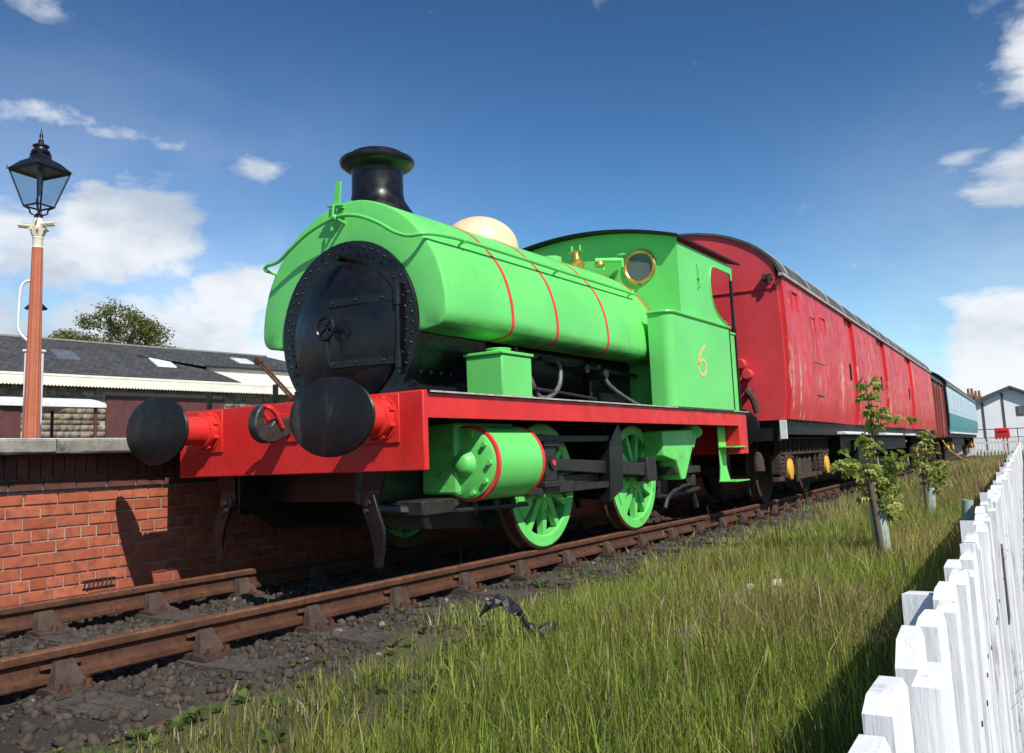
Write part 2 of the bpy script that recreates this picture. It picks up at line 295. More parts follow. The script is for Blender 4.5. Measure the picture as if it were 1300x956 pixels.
# ------------------------------------------------------------------ mesh helpers
class MB:
    def __init__(s): s.v = []; s.f = []
    def add(s, vs, fs):
        o = len(s.v); s.v += [tuple(map(float, q)) for q in vs]; s.f += [tuple(i + o for i in f) for f in fs]; return s
    def box(s, x0, x1, y0, y1, z0, z1):
        return s.add([(x0, y0, z0), (x1, y0, z0), (x1, y1, z0), (x0, y1, z0), (x0, y0, z1), (x1, y0, z1), (x1, y1, z1), (x0, y1, z1)],
                     [(0, 3, 2, 1), (4, 5, 6, 7), (0, 1, 5, 4), (1, 2, 6, 5), (2, 3, 7, 6), (3, 0, 4, 7)])
    def cyl(s, p0, p1, r0, r1=None, n=20, caps=True):
        r1 = r0 if r1 is None else r1; p0, p1 = Vector(p0), Vector(p1); d = (p1 - p0).normalized()
        a = d.orthogonal().normalized(); b = d.cross(a); vs = []
        for p, r in ((p0, r0), (p1, r1)):
            for i in range(n): t = 2 * PI * i / n; vs.append(p + (a * math.cos(t) + b * math.sin(t)) * r)
        fs = [(i, (i + 1) % n, n + (i + 1) % n, n + i) for i in range(n)]
        if caps: fs += [tuple(range(n))[::-1], tuple(range(n, 2 * n))]
        return s.add(vs, fs)
    def tube(s, pts, r, n=8, caps=True):
        pts = [Vector(p) for p in pts]; rr = r if isinstance(r, (list, tuple)) else [r] * len(pts); vs = []; a = None
        for i, p in enumerate(pts):
            d = (pts[min(i + 1, len(pts) - 1)] - pts[max(i - 1, 0)]).normalized()
            if a is None: a = d.orthogonal().normalized()
            a = (a - d * a.dot(d)).normalized(); b = d.cross(a)
            for k in range(n): t = 2 * PI * k / n; vs.append(p + (a * math.cos(t) + b * math.sin(t)) * rr[i])
        fs = []
        for i in range(len(pts) - 1):
            for k in range(n): fs.append((i * n + k, i * n + (k + 1) % n, (i + 1) * n + (k + 1) % n, (i + 1) * n + k))
        if caps: fs += [tuple(range(n))[::-1], tuple(range((len(pts) - 1) * n, len(pts) * n))]
        return s.add(vs, fs)
    def lathe(s, prof, c, axis='z', n=40, ring=False):
        if ring: prof = list(prof) + [prof[0]]
        c = Vector(c); vs = []; fs = []; m = len(prof)
        for (r, h) in prof:
            for k in range(n):
                t = 2 * PI * k / n; q = (r * math.cos(t), r * math.sin(t), h)
                if axis == 'z': w = q
                elif axis == 'y': w = (q[0], q[2], q[1])
                else: w = (q[2], q[0], q[1])
                vs.append(c + Vector(w))
        for i in range(m - 1):
            for k in range(n): fs.append((i * n + k, i * n + (k + 1) % n, (i + 1) * n + (k + 1) % n, (i + 1) * n + k))
        if prof[0][0] > 1e-6 and not ring: fs.append(tuple(range(n))[::-1])
        if prof[-1][0] > 1e-6 and not ring: fs.append(tuple(range((m - 1) * n, m * n)))
        return s.add(vs, fs)
    def prism(s, poly, axis, a0, a1):
        n = len(poly)
        def mk(p, a): return {'x': (a, p[0], p[1]), 'y': (p[0], a, p[1]), 'z': (p[0], p[1], a)}[axis]
        vs = [mk(p, a0) for p in poly] + [mk(p, a1) for p in poly]
        return s.add(vs, [tuple(range(n))[::-1], tuple(range(n, 2 * n))] + [(i, (i + 1) % n, n + (i + 1) % n, n + i) for i in range(n)])
    def xf(s, m, start=0):
        s.v[start:] = [tuple(m @ Vector(q)) for q in s.v[start:]]; return s
    def mesh(s, name, smooth=35):
        bm = bmesh.new(); vv = [bm.verts.new(q) for q in s.v]
        for f in s.f:
            try: bm.faces.new([vv[i] for i in f])
            except ValueError: pass
        bmesh.ops.remove_doubles(bm, verts=bm.verts, dist=1e-5)
        bmesh.ops.recalc_face_normals(bm, faces=bm.faces)
        me = bpy.data.meshes.new(name); bm.to_mesh(me); bm.free()
        if smooth:
            me.polygons.foreach_set('use_smooth', [True] * len(me.polygons)); me.set_sharp_from_angle(angle=R(smooth))
        return me
    def build(s, name, m, parent=None, bevel=0, smooth=35, seg=2):
        return link(name, s.mesh(name, smooth), m, parent, bevel, seg)
def link(name, me, m, parent=None, bevel=0, seg=2):
    if m is not None:
        me.materials.clear(); me.materials.append(M[m] if isinstance(m, str) else m)
    o = bpy.data.objects.new(name, me); COL.objects.link(o)
    if parent is not None: o.parent = parent
    if bevel:
        b = o.modifiers.new('bevel', 'BEVEL'); b.width = bevel; b.segments = seg; b.limit_method = 'ANGLE'; b.angle_limit = R(40)
    return o
def tag(o, label, cat, group=None, kind=None):
    if label: o['label'] = label
    if cat: o['category'] = cat
    if group: o['group'] = group
    if kind: o['kind'] = kind
    return o
def thing(name, label, cat, loc=(0, 0, 0), rz=0., group=None):
    o = bpy.data.objects.new(name, None); COL.objects.link(o); o.location = loc; o.rotation_euler = (0, 0, rz); o.empty_display_size = .2
    return tag(o, label, cat, group)
def struct(o): o['kind'] = 'structure'; return o
def dup(o, parent):
    c = o.copy(); COL.objects.link(c); c.parent = parent; return c
def plate(loops, th):
    """flat plate with holes from 2D loops (first is outline); lies in XY, thickness along Z centred"""
    cu = bpy.data.curves.new('c', 'CURVE'); cu.dimensions = '2D'; cu.fill_mode = 'BOTH'; cu.extrude = th / 2
    for lp in loops:
        sp = cu.splines.new('POLY'); sp.points.add(len(lp) - 1)
        for i, p in enumerate(lp): sp.points[i].co = (p[0], p[1], 0, 1)
        sp.use_cyclic_u = True
    o = bpy.data.objects.new('c', cu); me = bpy.data.meshes.new_from_object(o)
    bpy.data.objects.remove(o); bpy.data.curves.remove(cu); return me
def xform(me, m):
    me.transform(m)
    if m.determinant() < 0: me.flip_normals()
    return me
XZ = Matrix(((1, 0, 0, 0), (0, 0, -1, 0), (0, 1, 0, 0), (0, 0, 0, 1)))     # plate XY -> world XZ
YZ = Matrix(((0, 0, 1, 0), (1, 0, 0, 0), (0, 1, 0, 0), (0, 0, 0, 1)))      # plate XY -> world YZ
def circ(cx, cy, r, n=40): return [(cx + r * math.cos(2 * PI * i / n), cy + r * math.sin(2 * PI * i / n)) for i in range(n)]
def crom(P, per=6):
    out = []
    for i in range(len(P) - 1):
        a, b, c, d = P[max(i - 1, 0)], P[i], P[i + 1], P[min(i + 2, len(P) - 1)]
        for k in range(per):
            t = k / per
            out.append(tuple(.5 * ((2 * b[j]) + (c[j] - a[j]) * t + (2 * a[j] - 5 * b[j] + 4 * c[j] - d[j]) * t * t + (3 * b[j] - a[j] - 3 * c[j] + d[j]) * t ** 3) for j in range(len(b))))
    out.append(tuple(P[-1])); return out
def npmesh(name, V, F, tint=None):
    """big mesh from arrays: V (n,3), F (m,k)"""
    me = bpy.data.meshes.new(name); k = F.shape[1]
    me.vertices.add(len(V)); me.vertices.foreach_set('co', V.astype(np.float32).ravel())
    me.loops.add(F.size); me.loops.foreach_set('vertex_index', F.astype(np.int32).ravel())
    me.polygons.add(len(F)); me.polygons.foreach_set('loop_start', np.arange(0, F.size, k, dtype=np.int32))
    me.update(calc_edges=True)
    if tint is not None:
        at = me.color_attributes.new('tint', 'FLOAT_COLOR', 'POINT')
        c = np.ones((len(V), 4), np.float32); c[:, :3] = tint; at.data.foreach_set('color', c.ravel())
    return me
def vnoise(x, y, s, seed=0):
    """cheap smooth 2D value noise in [0,1]"""
    g = np.random.default_rng(seed).random((64, 64)); x = np.asarray(x) * s; y = np.asarray(y) * s
    i = np.floor(x).astype(int); j = np.floor(y).astype(int); fx = x - i; fy = y - j; fx = fx * fx * (3 - 2 * fx); fy = fy * fy * (3 - 2 * fy)
    h = lambda a, b: g[a % 64, b % 64]
    return (h(i, j) * (1 - fx) + h(i + 1, j) * fx) * (1 - fy) + (h(i, j + 1) * (1 - fx) + h(i + 1, j + 1) * fx) * fy
CA = 0.0529                                   # the line bends a little to the left behind the locomotive
def trackx(y):
    w = np.clip((np.asarray(y, float) - 3.5) / 6.5, 0, 1); w = w * w * (3 - 2 * w)
    return w * (.042 - math.tan(CA) * (np.asarray(y, float) - 7.13))
# ------------------------------------------------------------------ ground, track bed, track
def gh(x, y): return -.265 * np.clip((x - (4.335 - .058 * y) - .02) / .5, 0, 1) * (np.abs(y) < 60) - .235 + .05 * (vnoise(x, y, .9, 3) - .5) + .02 * (vnoise(x, y, 4.1, 4) - .5)
xs = np.concatenate([-np.geomspace(1500, 8, 14), np.arange(-7, 9, .25), np.geomspace(9.5, 1500, 14)])
ys = np.concatenate([-np.geomspace(1500, 8, 12), np.arange(-7, 45, .25), np.geomspace(46, 2500, 16)])
gx, gy = np.meshgrid(xs, ys); nx, ny = len(xs), len(ys)
gz = gh(gx, gy)
V = np.stack([gx.ravel(), gy.ravel(), gz.ravel()], 1)
ii, jj = np.meshgrid(np.arange(nx - 1), np.arange(ny - 1)); a = (jj * nx + ii).ravel()
me = npmesh('ground', V, np.stack([a, a + 1, a + nx + 1, a + nx], 1)); me.polygons.foreach_set('use_smooth', [True] * len(me.polygons))
struct(link('ground', me, 'ground'))
# cinder bed of the track
xs = np.arange(-1.62, 1.86, .06); ys = np.concatenate([np.arange(-6, 12, .08), np.arange(12, 95, .6)]); gx, gy = np.meshgrid(xs, ys); nx, ny = len(xs), len(ys)
edge = np.clip((gx - 1.15) / .6, 0, 1)
gz = -.205 + .035 * (vnoise(gx, gy, 3.2, 8) - .5) + .03 * (vnoise(gx, gy, 9.3, 9) - .5) - .10 * edge ** 1.5
V = np.stack([(gx + trackx(gy)).ravel(), gy.ravel(), gz.ravel()], 1); ii, jj = np.meshgrid(np.arange(nx - 1), np.arange(ny - 1)); a = (jj * nx + ii).ravel()
me = npmesh('track_bed', V, np.stack([a, a + 1, a + nx + 1, a + nx], 1)); me.polygons.foreach_set('use_smooth', [True] * len(me.polygons))
struct(link('track_bed', me, 'bed'))
# path outside the fence
mb = MB(); mb.add([(4.90 - .058 * y + dx, y, -.455) for y in (-12, 0, 12, 24, 36, 48) for dx in (0, 5)], [(2 * i, 2 * i + 1, 2 * i + 3, 2 * i + 2) for i in range(5)])
struct(mb.build('path', 'path'))

trk = thing('railway_track', 'rusty bullhead railway track on timber sleepers under the locomotive and coaches', 'railway track', (0, 2, -.2))
def tp(o): o.parent = trk; o.matrix_parent_inverse = Matrix.Translation((0, -2, .2)); return o
RP = [(.000, .0), (.026, .0), (.033, -.006), (.035, -.018), (.033, -.036), (.012, -.048), (.009, -.058), (.009, -.098), (.014, -.108), (.033, -.116), (.034, -.138), (.030, -.145)]
prof = RP + [(-x, z) for x, z in RP[::-1][:-1]]
yl = list(np.arange(-6, 12, .5)) + list(np.arange(12, 92, 2.))
for sx in (-1, 1):
    mb = MB(); n = len(prof)
    for y in yl:
        c = float(trackx(y)) + sx * .7525
        mb.add([(c + px, y, pz) for px, pz in prof], [])
    mb.f = [(i * n + k, i * n + (k + 1) % n, (i + 1) * n + (k + 1) % n, (i + 1) * n + k) for i in range(len(yl) - 1) for k in range(n)] + [tuple(range(n))]
    o = mb.build('rail', 'rail', smooth=30); o.data.materials.append(M['railtop'])
    for p in o.data.polygons:
        if p.center.z > -.008: p.material_index = 1
    tp(o)
# sleepers
def sleeper_mesh(seed):
    r = random.Random(seed); mb = MB(); N = 9
    for i in range(N + 1):
        x = -1.3 + 2.6 * i / N; j = lambda s: r.uniform(-s, s)
        mb.add([(x, -.127 + j(.008), -.13), (x, .127 + j(.008), -.13), (x, .12 + j(.01), j(.008)), (x, -.12 + j(.01), j(.008))], [])
    mb.f = [(i * 4 + k, i * 4 + (k + 1) % 4, i * 4 + 4 + (k + 1) % 4, i * 4 + 4 + k) for i in range(N) for k in range(4)] + [(0, 1, 2, 3), (N * 4 + 3, N * 4 + 2, N * 4 + 1, N * 4)]
    me = mb.mesh('sleeper', 0); me.materials.append(M['sleeper']); return me
SM = [sleeper_mesh(k) for k in range(5)]
def chair_meshes():
    mb = MB()
    mb.prism([(-.17, -.185), (.17, -.185), (.17, -.168), (.10, -.155), (-.10, -.155), (-.17, -.168)], 'y', -.10, .10)
    mb.add([(.045, -.075, -.155), (.11, -.075, -.155), (.11, .075, -.155), (.045, .075, -.155), (.036, -.045, -.05), (.052, -.04, -.05), (.052, .04, -.05), (.036, .045, -.05)],
           [(0, 3, 2, 1), (4, 5, 6, 7), (0, 1, 5, 4), (1, 2, 6, 5), (2, 3, 7, 6), (3, 0, 4, 7)])
    mb.add([(-.045, -.08, -.155), (-.11, -.08, -.155), (-.11, .08, -.155), (-.045, .08, -.155), (-.013, -.055, -.055), (-.04, -.045, -.055), (-.04, .045, -.055), (-.013, .055, -.055)],
           [(0, 1, 2, 3), (7, 6, 5, 4), (4, 5, 1, 0), (5, 6, 2, 1), (6, 7, 3, 2), (7, 4, 0, 3)])
    ch = mb.mesh('rail_chair', 0); ch.materials.append(M['chair'])
    b = MB(); b.cyl((0, 0, 0), (0, 0, .012), .026, n=8); b.cyl((0, 0, .012), (0, 0, .035), .017, n=6); bo = b.mesh('chair_bolt', 30); bo.materials.append(M['rail'])
    k = MB(); k.tube([(.012, -.09, -.075), (.03, -.04, -.072), (.012, 0, -.075), (.03, .04, -.072), (.014, .09, -.075)], .014, 6); ke = k.mesh('rail_key', 30); ke.materials.append(M['rail'])
    return ch, bo, ke
CH, BO, KE = chair_meshes()
k = 0; y = -5.02
while y < 30:
    c = float(trackx(y)); ang = -float((trackx(y + .1) - trackx(y - .1)) / .2)
    s = bpy.data.objects.new('sleeper', SM[k % 5]); COL.objects.link(s); s.location = (c + random.uniform(-.04, .04), y, -.187); s.rotation_euler = (0, 0, ang + random.uniform(-.02, .02)); tp(s)
    if y < 16:
        for sx in (-1, 1):
            ch = bpy.data.objects.new('rail_chair', CH); COL.objects.link(ch); ch.location = (c + sx * .7525, y, 0); ch.rotation_euler = (0, 0, ang + (PI if sx < 0 else 0)); tp(ch)
            for (bx, by) in ((.145, -.05), (.145, .055), (-.14, 0)):
                b = bpy.data.objects.new('chair_bolt', BO); COL.objects.link(b); b.parent = ch; b.location = (bx, by, -.166); b.rotation_euler = (0, 0, random.random() * 3)
            kk = bpy.data.objects.new('rail_key', KE); COL.objects.link(kk); kk.parent = ch
    y += .745 if y < 9 else .80; k += 1

# ballast: loose stones, uncountable
def stones(n, xr, yr, zf, smin, smax, seed, name):
    r = np.random.default_rng(seed)
    t = (1 + 5 ** .5) / 2
    iv = np.array([(-1, t, 0), (1, t, 0), (-1, -t, 0), (1, -t, 0), (0, -1, t), (0, 1, t), (0, -1, -t), (0, 1, -t), (t, 0, -1), (t, 0, 1), (-t, 0, -1), (-t, 0, 1)]) / 1.9
    fc = np.array([(0, 11, 5), (0, 5, 1), (0, 1, 7), (0, 7, 10), (0, 10, 11), (1, 5, 9), (5, 11, 4), (11, 10, 2), (10, 7, 6), (7, 1, 8), (3, 9, 4), (3, 4, 2), (3, 2, 6), (3, 6, 8), (3, 8, 9), (4, 9, 5), (2, 4, 11), (6, 2, 10), (8, 6, 7), (9, 8, 1)])
    x = r.uniform(*xr, n); y = yr[0] + (yr[1] - yr[0]) * r.random(n) ** 1.4
    s = smin + (smax - smin) * r.random(n) ** 2.6
    V = iv[None] * (1 + r.uniform(-.42, .38, (n, 12, 1))) * s[:, None, None] * r.uniform(.55, 1.15, (n, 1, 3))
    th = r.uniform(0, 6.28, n); c, si = np.cos(th), np.sin(th)
    V = np.stack([V[..., 0] * c[:, None] - V[..., 1] * si[:, None], V[..., 0] * si[:, None] + V[..., 1] * c[:, None], V[..., 2]], -1)
    V += np.stack([x + trackx(y), y, zf(x, y) + s * .22], -1)[:, None]
    F = (fc[None] + 12 * np.arange(n)[:, None, None]).reshape(-1, 3)
    b = r.random((n, 1)); base = np.array([.050, .040, .033]) * (.45 + .9 * b) + np.where(r.random((n, 1)) < .02, .16, 0) + np.array([.03, .012, .0]) * r.random((n, 1))
    o = link(name, npmesh(name, V.reshape(-1, 3), F, np.repeat(base, 12, 0)), 'ballast'); return o
bedz = lambda x, y: -.205 + .035 * (vnoise(x, y, 3.2, 8) - .5) + .03 * (vnoise(x, y, 9.3, 9) - .5) - .10 * np.clip((x - 1.15) / .6, 0, 1) ** 1.5
tag(stones(24000, (-1.6, 1.75), (-3.6, 9), bedz, .007, .034, 21, 'ballast'), 'loose grey brown ballast stones between and beside the rails', 'ballast', kind='stuff')
# ------------------------------------------------------------------ platform: brick face, corbel courses, stone coping
plat = thing('station_platform', 'red brick station platform with stone coping slabs beside the locomotive', 'platform', (-1.6, 0, -.2))
def pp(o): o.parent = plat; o.matrix_parent_inverse = Matrix.Translation((1.6, 0, .2)); return o
pp(MB().box(-9.5, -1.712, -9, 60, -.4, .93).build('platform_core', 'mortar'))
pp(MB().box(-9.5, -1.90, -9, 60, .93, 1.016).build('platform_surface', 'tarmac'))
def brick_mesh(L, H, D, seed):
    r = random.Random(seed); j = lambda: r.uniform(-.0016, .0016); b = .004
    mb = MB(); x1 = 0
    vs = []
    for (yy, zz) in ((0, 0), (L, 0), (L, H), (0, H)): vs.append((-D, yy + j(), zz + j()))
    for (yy, zz) in ((0, 0), (L, 0), (L, H), (0, H)): vs.append((-b, yy + j(), zz + j()))
    for (yy, zz) in ((b, b), (L - b, b), (L - b, H - b), (b, H - b)): vs.append((j(), yy + j(), zz + j()))
    mb.add(vs, [(8, 9, 10, 11)] + [(i, (i + 1) % 4, 4 + (i + 1) % 4, 4 + i) for i in range(4)] + [(4 + i, 4 + (i + 1) % 4, 8 + (i + 1) % 4, 8 + i) for i in range(4)])
    me = mb.mesh('brick', 0); me.materials.append(M['brick']); return me
BL, BH, JT = .237, .0755, .0105
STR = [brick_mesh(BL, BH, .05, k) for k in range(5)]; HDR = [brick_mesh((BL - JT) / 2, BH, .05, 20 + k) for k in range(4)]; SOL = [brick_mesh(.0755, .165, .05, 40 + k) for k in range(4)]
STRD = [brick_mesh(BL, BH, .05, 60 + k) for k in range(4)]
for m_ in SOL + STRD: m_.materials.clear(); m_.materials.append(M['brickshade'])  # soldier and corbel bricks carry the coping's shade in their colour
far = MB(); nb = 0
def put(me, x, y, z, L, H, near):
    global nb
    if near:
        o = bpy.data.objects.new('brick', me); COL.objects.link(o); o.location = (x + random.uniform(-.003, .003), y, z); pp(o); nb += 1
    else: far.box(x - .05, x, y, y + L, z, z + H)
z = -.215
for row in range(10):
    hd = row % 4 == 2; L = (BL - JT) / 2 if hd else BL
    y = -6.0 - (.124 if row % 2 else 0) - (.06 if hd else 0)
    while y < 24:
        Lq = L
        put(random.choice(HDR if hd else STR), -1.7, y, z, Lq, BH, -1.55 < y < 1.62)
        y += Lq + JT
    z += BH + JT
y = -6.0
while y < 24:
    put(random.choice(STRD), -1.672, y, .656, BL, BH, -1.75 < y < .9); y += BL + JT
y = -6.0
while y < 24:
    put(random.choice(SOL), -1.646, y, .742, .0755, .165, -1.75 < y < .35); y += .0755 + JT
f = pp(far.build('brick_courses', 'brick', smooth=0)); f['kind'] = 'stuff'
pp(MB().box(-1.80, -1.69, -6.2, 24, .655, .736).build('corbel_bed', 'mortar')); pp(MB().box(-1.80, -1.668, -6.2, 24, .741, .912).build('corbel_bed', 'mortar'))
# coping slabs
CPM = []
for k in range(4):
    r = random.Random(k); mb = MB(); N = 8
    for i in range(N + 1):
        yy = .92 * i / N; q = [(-.45, -.104), (-.012 + r.uniform(-.006, .006), -.104 + r.uniform(-.004, .004)), (r.uniform(-.004, .004), -.09), (r.uniform(-.004, .004), -.014), (-.014, r.uniform(-.003, .003)), (-.45, 0)]
        mb.add([(px, yy, pz) for px, pz in q], [])
    mb.f = [(i * 6 + k2, i * 6 + (k2 + 1) % 6, i * 6 + 6 + (k2 + 1) % 6, i * 6 + 6 + k2) for i in range(N) for k2 in range(6)] + [tuple(range(6)), tuple(range(N * 6 + 5, N * 6 - 1, -1))]
    me = mb.mesh('coping_slab', 30); me.materials.append(M['coping']); CPM.append(me)
y = -6.41; k = 0
while y < 30:
    o = bpy.data.objects.new('coping_slab', CPM[k % 4]); COL.objects.link(o); o.location = (-1.468, y, 1.022); pp(o)
    y += .93; k += 1
y = -6.41 + .93 * 6
pp(MB().box(-1.62, -1.461, y + .76, y + .921, .925, 1.026).build('white_paint_patch', 'copingwhite', bevel=.006))
pp(MB().box(-1.66, -1.478, -6.4, 29, 1.0205, 1.0265).build('white_edge_line', 'copingwhite'))
# iron air grate low in the wall
g = MB()
for i in range(7): g.cyl((-1.694, -.47 + i * .035, -.085), (-1.694, -.455 + i * .035, -.03), .006, n=6)
g.box(-1.702, -1.69, -.48, -.22, -.092, -.084); g.box(-1.702, -1.69, -.48, -.22, -.034, -.026)
pp(g.build('wall_grating', 'oily'))

# ------------------------------------------------------------------ the locomotive
loco = thing('steam_locomotive', 'bright green saddle tank steam locomotive with red buffer beam and yellow number 6', 'locomotive', (0, 3.1, 0))
def lp(o): o.parent = loco; o.matrix_parent_inverse = Matrix.Translation((0, -3.1, 0)); return o
def L(mb, name, m, bevel=0, **k): return lp(mb.build(name, m, None, bevel, **k))
def sub(mb, name, m, par, bevel=0, **k):
    o = mb.build(name, m, None, bevel, **k); o.parent = par; o.matrix_parent_inverse = par.matrix_parent_inverse if par.parent else Matrix(); return o
def sub(mb, name, m, par, bevel=0, **k):
    # parts sit at the locomotive's frame with identity basis, so sub-parts share coordinates
    o = mb.build(name, m, None, bevel, **k); o.parent = par; return o
# frames and buffer beams
beam = L(MB().box(-1.22, 1.22, 0, .05, .705, 1.212), 'buffer_beam', 'beam', .008)
for sx in (-.895, -.157):
    L(MB().box(sx - .022, sx + .022, .012, .03, 1.2, 1.352), 'lamp_iron', 'black', .004)
L(MB().box(-1.21, 1.21, 5.93, 6.22, .705, 1.19), 'rear_beam', 'beam', .006)
L(MB().box(-1.235, 1.235, .05, 6.24, 1.198, 1.210), 'running_plate', 'black', 0)
L(MB().box(1.2352, 1.239, .052, 6.238, 1.199, 1.2095), 'plate_edge', 'edge'); L(MB().box(-1.239, -1.2352, .052, 6.238, 1.199, 1.2095), 'plate_edge', 'edge')
for s in (-1, 1): L(MB().box(*sorted((s * 1.212, s * 1.192)), .05, 5.93, 1.036, 1.197), 'valance', 'beam', .003)
for s in (-1, 1):
    L(MB().prism([(.052, .50), (.4, .30), (1.5, .22), (1.7, .22), (2.4, .30), (2.6, .5), (3.3, .5), (3.5, .30), (4.2, .30), (4.4, .45), (5.9, .45), (5.9, 1.195), (.052, 1.195)], 'x', *sorted((s * .60, s * .575))), 'frame_plate', 'black')
L(MB().box(-.57, .57, 3.9, 5.2, .30, .80), 'ash_pan', 'oily'); L(MB().box(-.57, .57, .3, .33, .5, 1.19), 'frame_stretcher', 'black'); L(MB().box(-.57, .57, 2.6, 2.63, .45, 1.19), 'frame_stretcher', 'black')
# guard irons
for s in (-1, 1):
    g = MB(); g.prism([(s * .64, .73), (s * .84, .73), (s * .80, .58), (s * .74, .50), (s * .64, .50)], 'y', .055, .085)
    P = [(.66, .54), (.76, .56), (.79, .47), (.845, .34), (.84, .20), (.815, .09), (.755, .085), (.755, .20), (.72, .33), (.665, .44)]
    g.prism([(s * a, b) for a, b in P], 'y', .03, .052)
    o = L(g, 'guard_iron', 'black', .004)
    b = MB(); b.cyl((s * .72, .01, .505), (s * .72, .03, .505), .022, n=6); b.cyl((s * .70, .01, .455), (s * .70, .03, .455), .018, n=6); sub(b, 'bolt', 'oily', o)
# buffers, coupling
def make_buffer(cx, y0, dr, par, col='stockred'):
    b = thing('b', None, None) if False else None
    st = MB(); st.lathe([(.0, .0), (.155, .0), (.155, -.022), (.132, -.026), (.128, -.075), (.108, -.085), (.105, -.33), (.098, -.345), (.05, -.345)], (cx, y0, 1.05), 'y', 36) if dr < 0 else st.lathe([(.0, .0), (.155, .0), (.155, .022), (.132, .026), (.128, .075), (.108, .085), (.105, .33), (.05, .33)], (cx, y0, 1.05), 'y', 36)
    o = L(st, 'buffer_stock', col)
    pl = MB().box(cx - .165, cx + .165, *sorted((y0 + dr * .001, y0 + dr * .014)), .885, 1.215 if False else 1.20); sub(pl, 'base_plate', col, o, .006)
    for i in range(8):
        t = 2 * PI * (i + .5) / 8; q = (cx + .131 * math.cos(t), 1.05 + .131 * math.sin(t))
        sub(MB().cyl((q[0], y0 + dr * .02, q[1]), (q[0], y0 + dr * .062, q[1]), .019, n=6), 'bolt', col, o)
    hd = MB(); d = dr
    hd.lathe([(.0, d * .30), (.06, d * .30), (.07, d * .41), (.12, d * .425), (.225, d * .432), (.239, d * .440), (.243, d * .450), (.238, d * .460), (.19, d * .472), (.10, d * .482), (0, d * .486)], (0, y0, 1.05), 'y', 72); hd.v = [(cx + x * (1.48 if abs(y - y0) > .415 else 1), y, z) for x, y, z in hd.v]
    sub(hd, 'buffer_head', 'bufblack', o)
for cx in (-.865, .865): make_buffer(cx, 0, -1, loco); make_buffer(cx, 6.22, 1, loco)
hk = MB()
hp = crom([(0, 1.10), (-.10, 1.10), (-.15, 1.085), (-.185, 1.05), (-.215, 1.045), (-.245, 1.065), (-.25, 1.11), (-.235, 1.165), (-.255, 1.185), (-.295, 1.155), (-.325, 1.09), (-.325, 1.02), (-.285, .955), (-.21, .925), (-.12, .94), (0, .985)], 5)
hk.prism([(a, b) for a, b in hp], 'x', -.04, .04)
hook = L(hk, 'coupling_hook', 'hookgrey', .012)
sub(MB().tube(crom([(.05, -.10, 1.03), (.055, -.16, 1.12), (.05, -.215, 1.165), (0, -.225, 1.175), (-.05, -.215, 1.165), (-.055, -.16, 1.12), (-.05, -.10, 1.03)], 5), .017, 8), 'coupling_shackle', 'stockred', hook)
L(MB().box(-.11, .11, -.014, 0.001, .93, 1.13), 'drawhook_plate', 'red', .005)

# smokebox
CZ, CY = 1.78, .62
sb = MB()
def sbprof(r, hw=.60):
    pts = []
    for i in range(41):
        t = R(-38) + (PI + 2 * R(38)) * i / 40; pts.append((r * math.cos(t), CZ + r * math.sin(t)))
    a = crom([pts[-1], (-hw + .015, 1.30), (-hw - .05, 1.235), (-hw - .13, 1.215)], 5)[1:]
    return pts + a + [(-x, z) for x, z in a[::-1]]
sb.prism(sbprof(.665), 'y', CY, 1.50)
L(sb, 'smokebox', 'smoke')
fr = MB(); fr.prism(sbprof(.705, .625), 'y', CY - .03, CY + .02)
ring = L(fr, 'smokebox_front', 'smoke', .004)
rv = MB()
for i in range(38):
    t = R(-34) + (PI + R(68)) * i / 37; rv.lathe([(.013, 0), (.011, -.006), (0, -.010)], (.655 * math.cos(t), CY - .030, CZ + .655 * math.sin(t)), 'y', 8)
for i in range(30):
    t = R(-30) + (PI + R(60)) * i / 29; rv.lathe([(.012, 0), (.010, -.006), (0, -.009)], (.600 * math.cos(t), CY - .030, CZ + .600 * math.sin(t)), 'y', 8)
for s in (-1, 1):
    for k in range(7): rv.cyl((s * .628, .70 + k * .12, 1.42), (s * .640, .70 + k * .12, 1.42), .013, n=8)
    for k in range(5): rv.cyl((s * .56, CY - .038, 1.27 + .07 * k), (s * .56, CY - .03, 1.27 + .07 * k), .012, n=8)
o = sub(rv, 'rivets', 'steel' if False else 'smoke', ring); o['kind'] = 'stuff'
dz = 1.745
door = L(MB().lathe([(.555, 0), (.555, -.018), (.535, -.030), (.50, -.046), (.40, -.080), (.25, -.112), (.1, -.128), (0, -.130)], (0, CY - .03, dz), 'y', 64), 'smokebox_door', 'smoke')
for zc in (dz + .235, dz - .235):
    s_ = MB(); pts = []
    for i in range(8):
        x = -.06 + .60 * i / 7; rr = math.hypot(x, zc - dz); yy = CY - .03 - .130 * (1 - (min(rr, .55) / .56) ** 2) - .006; pts.append((x, yy))
    for (a, b), (c, d) in zip(pts[:-1], pts[1:]): s_.add([(a, b, zc - .032), (c, d, zc - .032), (c, d, zc + .032), (a, b, zc + .032), (a, b - .016, zc - .03), (c, d - .016, zc - .03), (c, d - .016, zc + .03), (a, b - .016, zc + .03)], [(4, 5, 6, 7), (0, 1, 5, 4), (3, 7, 6, 2), (0, 4, 7, 3), (1, 2, 6, 5)])
    for x in (-.02, .2, .42): rr = math.hypot(x, zc - dz); s_.cyl((x, CY - .03 - .130 * (1 - (rr / .56) ** 2) - .03, zc), (x, CY - .03 - .130 * (1 - (rr / .56) ** 2), zc), .014, n=8)
    sub(s_, 'hinge_strap', 'smoke', door, .003)
sub(MB().cyl((.545, CY - .06, dz - .34), (.545, CY - .06, dz + .34), .017, n=12).cyl((.545, CY - .06, dz - .30), (.545, CY - .06, dz - .17), .028, n=12).cyl((.545, CY - .06, dz + .17), (.545, CY - .06, dz + .30), .028, n=12), 'hinge_rod', 'smoke', door)
hw = MB()
